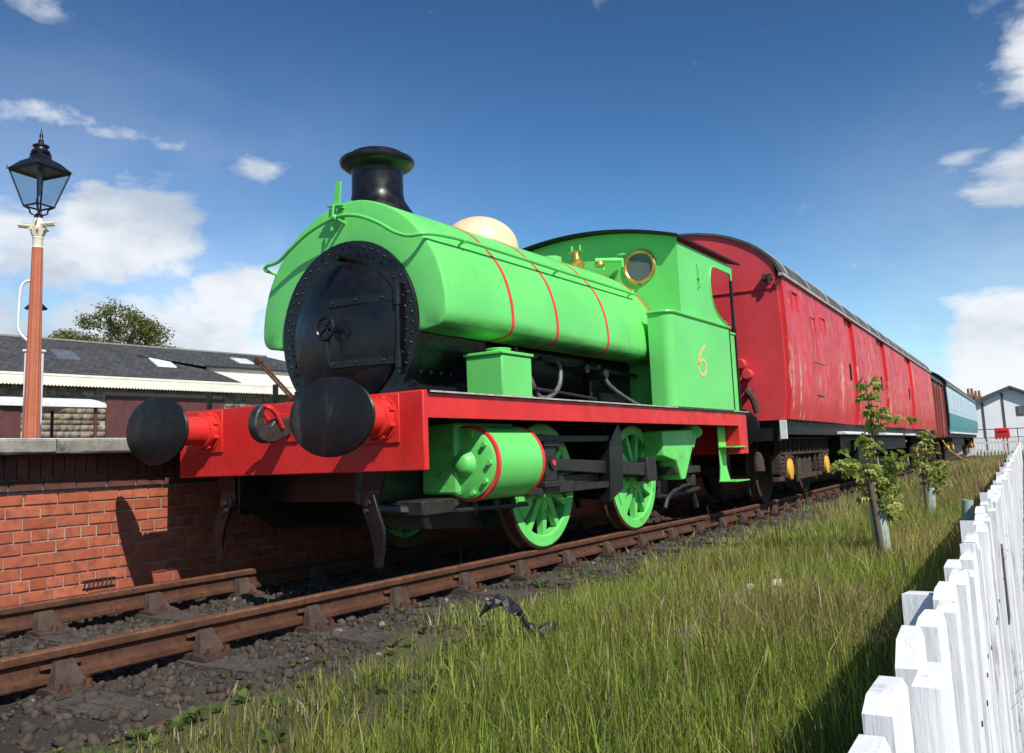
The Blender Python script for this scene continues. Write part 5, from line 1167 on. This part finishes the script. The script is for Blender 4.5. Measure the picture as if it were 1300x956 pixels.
sg = MB().box(.0145, .0205, -.07, .07, .72, .94).xf(Matrix.Translation((FD * -1.2, -1.2, 0)) @ Matrix.Rotation(FA, 4, 'Z')); sg.build('metal_plate', 'greyplate', fence)

# ------------------------------------------------------------------ trees
def leafcloud(clusters, n, size, seed, cols):
    r = np.random.default_rng(seed); cl = np.array([c[:3] for c in clusters]); rad = np.array([c[3:6] for c in clusters]); w = rad.prod(1) ** .67; w /= w.sum()
    idx = r.choice(len(cl), n, p=w); d = r.normal(size=(n, 3)); d /= np.linalg.norm(d, axis=1, keepdims=True); rr = r.random((n, 1)) ** .45
    P = cl[idx] + d * rr * rad[idx] * (1 + .18 * r.normal(size=(n, 1)))
    s = size * r.uniform(.6, 1.3, (n, 1)); u = r.normal(size=(n, 3)); u /= np.linalg.norm(u, axis=1, keepdims=True); v = np.cross(u, r.normal(size=(n, 3))); v /= np.linalg.norm(v, axis=1, keepdims=True)
    V = np.stack([P - u * s, P - v * s * .45, P + u * s, P + v * s * .45], 1).reshape(-1, 3)
    F = np.arange(4 * n).reshape(n, 4); cols = np.array(cols); a = r.random((n, 1)); ci = r.integers(0, len(cols), n)
    T = cols[ci] * (.7 + .6 * a); return V, F, np.repeat(T, 4, 0)
def tree(label, base, h, clusters, n, size, seed, cols, group='trees behind the railway buildings'):
    t = thing('tree', label, 'tree', base, 0, group); r = random.Random(seed)
    tr = MB(); top = h * .62; pts = [(0, 0, 0), (r.uniform(-.1, .1), r.uniform(-.1, .1), top * .5), (r.uniform(-.2, .2), 0, top)]; tr.tube(crom(pts, 4), [h * .035 * (1 - .07 * i) for i in range(9)], 8)
    for c in clusters[:14]: tr.tube(crom([(0, 0, top * r.uniform(.45, .95)), (c[0] * .5, c[1] * .5, (top * .8 + c[2]) / 2), (c[0], c[1], c[2])], 3), [h * .014, h * .012, h * .010, h * .009, h * .007, h * .005, h * .003][:7], 6)
    tr.build('trunk', 'bark', t)
    V, F, T = leafcloud(clusters, n, size, seed, cols); o = link('crown', npmesh('crown', V, F, T), 'leaf', t); o['kind'] = 'stuff'
    return t
def crownc(n, cx, cz, rx, rz, cr_, seed, ry=None):
    r = random.Random(seed); out = []
    while len(out) < n:
        x, y, z = (r.uniform(-1, 1) for _ in range(3))
        if x * x + y * y + z * z < 1 and not (z < -.6): q = cr_ * r.uniform(.6, 1.3); out.append((cx + x * rx, y * (ry or rx), cz + z * rz, q, q, q * .75))
    return out
G1 = [(.13, .155, .042), (.17, .18, .05), (.10, .125, .034), (.22, .20, .08)]
tree('broad olive green tree rising over the slate roof of the goods shed', (-43.5, 25.9, 0), 10.7, crownc(50, .0, 8.35, 3.3, 2.2, .68, 3), 16000, .09, 11, G1)
tree('small far tree behind the left end of the shed roof', (-50, 19.0, 0), 8.2, crownc(14, 0, 7.2, 2.2, 1.2, .6, 5), 2500, .10, 12, G1)
G2 = [(.05, .075, .022), (.075, .10, .03), (.04, .06, .02)]
tree('dark green tree showing above the roof of the red coach', (-4.9, 52, -.25), 6.4, crownc(26, 0, 4.3, 1.9, 1.55, .6, 8), 5000, .10, 13, G2)
tree('dark green bushy tree just beyond the brown van roof', (-6.2, 62, -.25), 6.0, crownc(20, 0, 4.2, 1.3, 1.4, .5, 9), 3500, .10, 14, G2)

# ------------------------------------------------------------------ saplings, stakes and guards in the grass
def leaf_mesh(seed, s=.085):
    r = random.Random(seed); mb = MB()
    for k in range(5):
        a = R(-80 + 40 * k) + r.uniform(-.1, .1); l = s * (1.0 - .14 * abs(k - 2)) * r.uniform(.85, 1.1); w = l * .24; dx, dy = math.cos(a), math.sin(a); nx_, ny_ = -dy, dx; dr = r.uniform(-.3, .05) * l
        mb.add([(0, 0, 0), (dx * l * .5 + nx_ * w, dy * l * .5 + ny_ * w, .012), (dx * l, dy * l, dr), (dx * l * .5 - nx_ * w, dy * l * .5 - ny_ * w, .012)], [(0, 1, 2), (0, 2, 3)])
    me = mb.mesh('leaf', 0); me.materials.append(M['sapleaf']); return me
LM = [leaf_mesh(k) for k in range(6)]
def sapling(label, base, pts, clumps, n, seed, lean=None):
    t = thing('sapling', label, 'sapling', base, 0, 'staked saplings in the grass'); r = random.Random(seed)
    st = MB(); st.tube(crom(pts, 4), [.014 * (1 - .8 * i / (4 * (len(pts) - 1))) + .002 for i in range(4 * (len(pts) - 1) + 1)], 6)
    for c in clumps:
        zz = max(.1, c[2] - .16); q = min(pts, key=lambda p: abs(p[2] - zz)); st.tube([q, ((q[0] + c[0]) / 2, (q[1] + c[1]) / 2, c[2] - .05), c[:3]], [.006, .004, .002], 5)
    st.build('trunk', 'bark', t)
    tw = sum(c[3] for c in clumps)
    for i in range(n):
        x = r.random() * tw
        for c in clumps:
            x -= c[3]
            if x <= 0: break
        o = bpy.data.objects.new('leaf', LM[i % 6]); COL.objects.link(o); o.parent = t
        d = Vector((r.gauss(0, 1), r.gauss(0, 1), r.gauss(0, .7))).normalized() * c[3] * .82 * r.random() ** .5
        o.location = (c[0] + d.x, c[1] + d.y, c[2] + d.z); o.rotation_euler = (r.gauss(0, .5), r.gauss(.25, .5), math.atan2(d.y, d.x) + r.gauss(0, .5)); o.scale = (r.uniform(.65, 1.2),) * 3
    return t
sp1 = [(0, 0, 0), (.01, 0, .4), (-.01, .01, .8), (0, 0, 1.15), (-.02, 0, 1.55)]
cl1 = [(-.02, 0, 1.52, .10), (.02, -.02, 1.38, .13), (.05, -.05, 1.27, .10), (.20, .25, 1.22, .12), (.02, .10, 1.16, .09), (-.02, -.06, 1.02, .10), (.03, .02, .92, .13), (-.20, -.28, .86, .14), (-.10, -.10, .80, .16), (.12, .20, .84, .15), (.02, 0, .70, .16), (-.05, -.10, .62, .15), (.08, .12, .60, .14), (.05, -.02, .48, .11), (.08, .10, .40, .09)]
sapling('taller leafy sapling with yellow green top beside a grey stake and pale guard', (3.13, 3.75, -.24), sp1, cl1, 215, 31)
sp2 = [(0, 0, 0), (0, .01, .35), (.01, 0, .75), (-.01, .0, 1.12)]
cl2 = [(0, 0, 1.08, .12), (.04, -.04, .95, .16), (-.05, .08, .82, .16), (.1, .1, .74, .18), (.0, -.1, .66, .16), (.12, .12, .56, .17), (.05, .0, .48, .14)]
sapling('shorter bushy sapling growing out of a pale plastic guard near the coach', (2.98, 7.5, -.24), sp2, cl2, 110, 32)
def guard(label, base, h, r_, tilt, op=False):
    o = MB(); n = 20; a0, a1 = (R(70), R(400)) if op else (0, 2 * PI)
    for zz in (0, h):
        for k in range(n + 1): t = a0 + (a1 - a0) * k / n; o.v.append((r_ * math.cos(t), r_ * math.sin(t), zz))
        for k in range(n + 1): t = a0 + (a1 - a0) * k / n; o.v.append(((r_ - .004) * math.cos(t), (r_ - .004) * math.sin(t), zz))
    m = n + 1
    for k in range(n): o.f += [(k, k + 1, 2 * m + k + 1, 2 * m + k), (m + k + 1, m + k, 3 * m + k, 3 * m + k + 1), (2 * m + k, 2 * m + k + 1, 3 * m + k + 1, 3 * m + k)]
    ob = o.build('tree_guard', 'guard'); ob.location = base; ob.rotation_euler = (tilt[0], tilt[1], tilt[2]); tag(ob, label, 'tree guard', 'plastic guards round the saplings'); return ob
guard('split pale green plastic guard behind the grey stake', (3.13, 3.75, -.25), .55, .068, (.0, .03, R(200)), True)
guard('pale grey plastic guard round the shorter sapling', (2.98, 7.5, -.25), .46, .06, (.0, .02, 0))
guard('pale plastic guard standing near the fence without leaves', (3.62, 5.05, -.25), .46, .05, (.02, .10, 0))
tag(MB().cyl((3.16, 3.62, -.3), (3.10, 3.62, .46), .026, n=12).build('wooden_stake', 'stakewood'), 'round grey wooden stake holding up the taller sapling', 'stake')
tag(MB().cyl((2.96, 7.42, -.3), (2.95, 7.42, .42), .024, n=10).build('wooden_stake', 'stakewood'), 'short wooden stake inside the shorter sapling', 'stake')

# ------------------------------------------------------------------ grass
def grass(n, xr, yr, hfun, seed, wbase, dens, cols, name, label, curve=.35):
    r = np.random.default_rng(seed)
    x = r.uniform(*xr, n); y = r.uniform(*yr, n)
    keep = r.random(n) < dens(x, y); x, y = x[keep], y[keep]; n = len(x)
    h = hfun(x, y) * r.uniform(.40, 1.15, n) * np.where(r.random(n) < .12, 1.55, 1.); a = r.uniform(0, 2 * PI, n); w = wbase * r.uniform(.45, 1.5, n)
    lean = h * np.abs(r.normal(.0, curve, n)); la = r.uniform(0, 2 * PI, n) + 0
    lx, ly = np.cos(la) * lean, np.sin(la) * lean; z0 = gh(x, y) - .01
    bx, by = np.cos(a) * w, np.sin(a) * w
    p0 = np.stack([x - bx, y - by, z0], 1); p1 = np.stack([x + bx, y + by, z0], 1)
    m = .55; mx, my = x + lx * .3, y + ly * .3; zz = z0 + h * m
    p2 = np.stack([mx + bx * .75, my + by * .75, zz], 1); p3 = np.stack([mx - bx * .75, my - by * .75, zz], 1)
    p4 = np.stack([x + lx, y + ly, z0 + h * np.sqrt(np.clip(1 - (lean / h * .6) ** 2, .3, 1))], 1)
    V = np.stack([p0, p1, p2, p3, p4], 1).reshape(-1, 3); b = 5 * np.arange(n)[:, None]
    F = np.concatenate([b + np.array([[0, 1, 2]]), b + np.array([[0, 2, 3]]), b + np.array([[3, 2, 4]])], 0)
    cols = np.array(cols); pw = vnoise(x, y, .55, seed + 1)[:, None]; c = cols[r.integers(0, len(cols) - 2, n)]
    straw = cols[-1]; dry = (r.random(n) < .07 + .55 * np.clip((y - 4.5) / 5, 0, 1) * (.35 + .65 * pw[:, 0]))[:, None]
    big = vnoise(x + 9, y, .9, seed + 5)[:, None]; fine = vnoise(x, y + 4, 3.7, seed + 6)[:, None]
    near = np.clip(1.25 - (x - edge_x(y))[:, None], 0, 1)
    dry = dry | (r.random((n, 1)) < .30 * np.clip((big - .45) * 3, 0, 1) + .35 * near * fine)
    c = np.where(dry, straw * np.where(r.random((n, 1)) < .5, 1., .62), c) * (.36 + .95 * r.random((n, 1)) ** 1.3) * (.62 + .42 * pw + .34 * fine)
    c = c * (1 + (np.array([.10, -.02, .05]) * (big - .5) * 2))
    T = np.repeat(c, 5, 0)
    o = link(name, npmesh(name, V, F, T), 'grass'); tag(o, label, 'grass', kind='stuff'); return o
def edge_x(y): return 1.50 - .62 * np.clip((y + 1.9) / 1.7, 0, 1) + .28 * (vnoise(y, y * 0 + 3., 1.7, 77) - .5) + trackx(y)
def dens(x, y):
    e = edge_x(y); d = np.clip((x - e) / 1.5, .0, 1) ** .9; pch = np.clip((vnoise(x, y, 2.3, 55) * .6 + vnoise(x, y, 6.1, 56) * .4 - .36) * 4, .03, 1)
    bl = np.clip((x - e - .7) / 1.2, 0, 1); d = d * (pch * (1 - bl) + bl); f = np.clip((fx(y) - .05 - x) / .05, 0, 1); return d * f
def hgt(x, y): return (.065 + .09 * np.clip((x - edge_x(y) - .2) / 1.5, 0, 1)) * (.45 + .75 * vnoise(x, y, 1.3, 66) + .55 * vnoise(x, y, 4.7, 67)) * (1 + .5 * np.clip((y - 5) / 4, 0, 1))
GC = [(.42, .46, .085), (.34, .41, .07), (.50, .50, .11), (.26, .33, .06), (.54, .50, .16), (.70, .58, .34)]
grass(185000, (.9, 4.6), (-4.5, 3.6), hgt, 41, .0026, dens, GC, 'grass', 'tall green grass between the track and the white picket fence')
grass(105000, (.4, 4.6), (3.6, 12), lambda x, y: hgt(x, y) * 1.1, 42, .0034, dens, GC, 'grass', 'rough grass turning to straw around the saplings')
grass(60000, (-3.5, 5), (12, 40), lambda x, y: hgt(x, y) * 1.2, 43, .008, lambda x, y: np.clip((x - edge_x(y)) / .6, 0, 1) * (x < fx(y) - .05), GC, 'grass', 'far straw coloured grass beside the coaches')
grass(60000, (.85, 3.2), (-4.5, 5), lambda x, y: .022 + .03 * vnoise(x, y, 5, 71), 45, .0022, lambda x, y: np.clip((x - edge_x(y) + .12) / .3, 0, 1) * np.clip(1.5 - (x - edge_x(y)) / 1.4, 0, 1) * (.25 + .75 * vnoise(x, y, 3.1, 72)),
      [(.22, .19, .09), (.26, .24, .09), (.17, .15, .08), (.20, .24, .07), (.3, .26, .12), (.34, .27, .15)], 'thatch', 'short dead thatch and thin grass on the bare earth beside the rail', 1.1)
# seed stalks
def stalks(n, seed):
    r = np.random.default_rng(seed); x = r.uniform(1.2, 4.2, n); y = r.uniform(-2.8, 9, n); kp = r.random(n) < dens(x, y) * .9; x, y = x[kp], y[kp]; mb = MB()
    for q, w in zip(x, y):
        h = random.uniform(.18, .36); z0 = float(gh(q, w)); lx, ly = random.gauss(0, .07), random.gauss(0, .07)
        mb.tube([(q, w, z0), (q + lx * .4, w + ly * .4, z0 + h * .6), (q + lx, w + ly, z0 + h)], [.0016, .0013, .0008], 4, False)
        mb.tube([(q + lx * .9, w + ly * .9, z0 + h * .86), (q + lx * .97, w + ly * .97, z0 + h * .94), (q + lx * 1.05, w + ly * 1.05, z0 + h * 1.04)], [.001, .0045, .001], 5, False)
    return mb
o = stalks(260, 9).build('grass_seed_stalks', 'straw'); tag(o, 'thin straw coloured seed stalks standing above the grass', 'grass', kind='stuff')
# grass between the boards and the outside path, short
grass(14000, (4.1, 4.9), (-3.8, 10), lambda x, y: .06 + 0 * x, 44, .003, lambda x, y: ((x > fx(y) + .05) & (x < fx(y) + .3)) * 1., GC, 'grass', 'short grass at the foot of the fence on the path side')

# broad-leaved plants scattered through the grass and along its ragged edge
def rosettes(n, seed):
    r = np.random.default_rng(seed); q = random.Random(seed); mb = MB(); T = []; x = r.uniform(.95, 4.2, n); y = r.uniform(-2.9, 7, n)
    for a, b in zip(x, y):
        if a < float(edge_x(b)) - .05 or a > fx(b) - .1: continue
        z0 = float(max(gh(a, b), bedz(np.array(a), np.array(b)) if a < 1.5 else -9)) + .005; s = q.uniform(.022, .062); c = q.choice([(.10, .18, .035), (.15, .22, .05), (.14, .17, .06), (.20, .22, .08)]); up = q.uniform(.15, .7)
        for k in range(q.randint(5, 9)):
            t = k * 2.4 + q.random(); l = s * q.uniform(.7, 1.2); w = l * q.uniform(.16, .26); dx, dy = math.cos(t), math.sin(t)
            mb.add([(a, b, z0), (a + dx * l * .5 - dy * w, b + dy * l * .5 + dx * w, z0 + l * up), (a + dx * l, b + dy * l, z0 + l * up * 1.1), (a + dx * l * .5 + dy * w, b + dy * l * .5 - dx * w, z0 + l * up)], [(0, 1, 2, 3)]); T += [sc(c, q.uniform(.7, 1.2))] * 4
    return npmesh('broad_leaved_weeds', np.array(mb.v), np.array(mb.f), np.array(T))
tag(link('broad_leaved_weeds', rosettes(1300, 5), 'grass'), 'low broad leaved weeds scattered through the grass', 'weeds', kind='stuff')
# weeds by the rails
WL = []
for sd_ in range(3):
    r = random.Random(sd_); mb = MB()
    for k in range(13):
        z = .02 + .022 * k; a = k * 2.4; l = .055 * (1 - k / 22) * r.uniform(.8, 1.2); dx, dy = math.cos(a), math.sin(a)
        mb.add([(0, 0, z), (dx * l * .5 - dy * l * .2, dy * l * .5 + dx * l * .2, z + l * .35), (dx * l, dy * l, z + l * .45), (dx * l * .5 + dy * l * .2, dy * l * .5 - dx * l * .2, z + l * .35)], [(0, 1, 2), (0, 2, 3)])
    WL.append(mb)
WP = [((.40, 1.42, -.2), 1.0, 'tall weed by the near rail under the cylinder', 0), ((.52, 1.98, -.2), .85, 'weed by the near rail in front of the front wheel', 1), ((-.10, -.10, -.2), .45, 'small bright weed between the rails', 2), ((.98, 5.35, -.2), 1.1, 'leafy weed growing beside the rail under the cab steps', 1), ((.70, 1.05, -.19), .6, 'small weed close beside the near rail', 2), ((1.10, 5.9, -.22), 1.0, 'weed beside the rail below the coach buffer', 0), ((1.22, 8.6, -.22), 1.3, 'bushy weed against the coach bogie', 2)]
for (p, s_, lab, k) in WP:
    t = thing('weed', lab, 'weed', p, k * 1.3, 'weeds along the track'); t.scale = (s_,) * 3
    MB().tube([(0, 0, 0), (.01, 0, .15), (0, .01, .32)], [.004, .003, .001], 5).build('stem', 'weedleaf', t)
    link('leaves', WL[k].mesh('leaves', 0), 'weedleaf', t)

# ------------------------------------------------------------------ litter
r = random.Random(4); rg = MB(); NX, NY = 16, 7
for i in range(NX):
    for j in range(NY):
        t = i / (NX - 1); w = .07 * (1 - .62 * t); rg.v.append((.30 * t + r.uniform(-.012, .012), (j / (NY - 1) - .5) * w * 2 + r.uniform(-.012, .012), .12 * math.sin(PI * min(1, t * 1.3 + .18)) * (1 - .55 * t) + r.uniform(-.018, .022)))
for i in range(NX - 1):
    for j in range(NY - 1): rg.f.append((i * NY + j, (i + 1) * NY + j, (i + 1) * NY + j + 1, i * NY + j + 1))
o = rg.build('plastic_scrap', 'plastic', None, 0, 20); o.location = (1.93, -.42, -.14); o.scale = (1.35, 1.35, 1.5); o.rotation_euler = (0, 0, R(32)); sm = o.modifiers.new('thickness', 'SOLIDIFY'); sm.thickness = .004
tag(o, 'crumpled black plastic scrap lying in the grass near the rail', 'plastic scrap')
for (p, s_, lab) in (((2.92, 1.46, -.10), .034, 'small white paper scrap caught in the grass'), ((2.80, 1.30, -.11), .028, 'torn white scrap of paper lower in the grass')):
    q = MB().add([(-s_, -s_ * .6, 0), (s_ * .2, -s_ * .8, .012), (s_, -s_ * .3, .0), (s_ * .8, s_ * .7, .014), (0, s_ * .6, .02), (-s_ * .9, s_ * .6, .004)], [(0, 1, 4, 5), (1, 2, 3, 4)]).build('paper_scrap', 'litter', None, 0, 0); q.location = p; q.rotation_euler = (.9, .2, .5 + s_ * 9); m_ = q.modifiers.new('thickness', 'SOLIDIFY'); m_.thickness = .001; tag(q, lab, 'paper scrap')
st = MB(); N = 11
for zz, rr_ in ((-.1, .075), (.02, .07), (.085, .062), (.10, .04)): st.add([(rr_ * (1 + .15 * math.sin(3 * t + zz * 20)) * math.cos(t), rr_ * (1 + .12 * math.cos(2 * t)) * math.sin(t), zz + .02 * math.sin(2 * t)) for t in [2 * PI * k / N for k in range(N)]], [])
st.f = [(i * N + k, i * N + (k + 1) % N, (i + 1) * N + (k + 1) % N, (i + 1) * N + k) for i in range(3) for k in range(N)] + [tuple(range(3 * N, 4 * N)), tuple(range(N))[::-1]]
o = st.build('wood_stub', 'stakewood'); o.location = (3.03, -.33, -.16); tag(o, 'short weathered wooden stub half hidden in the tall grass', 'wood stub')
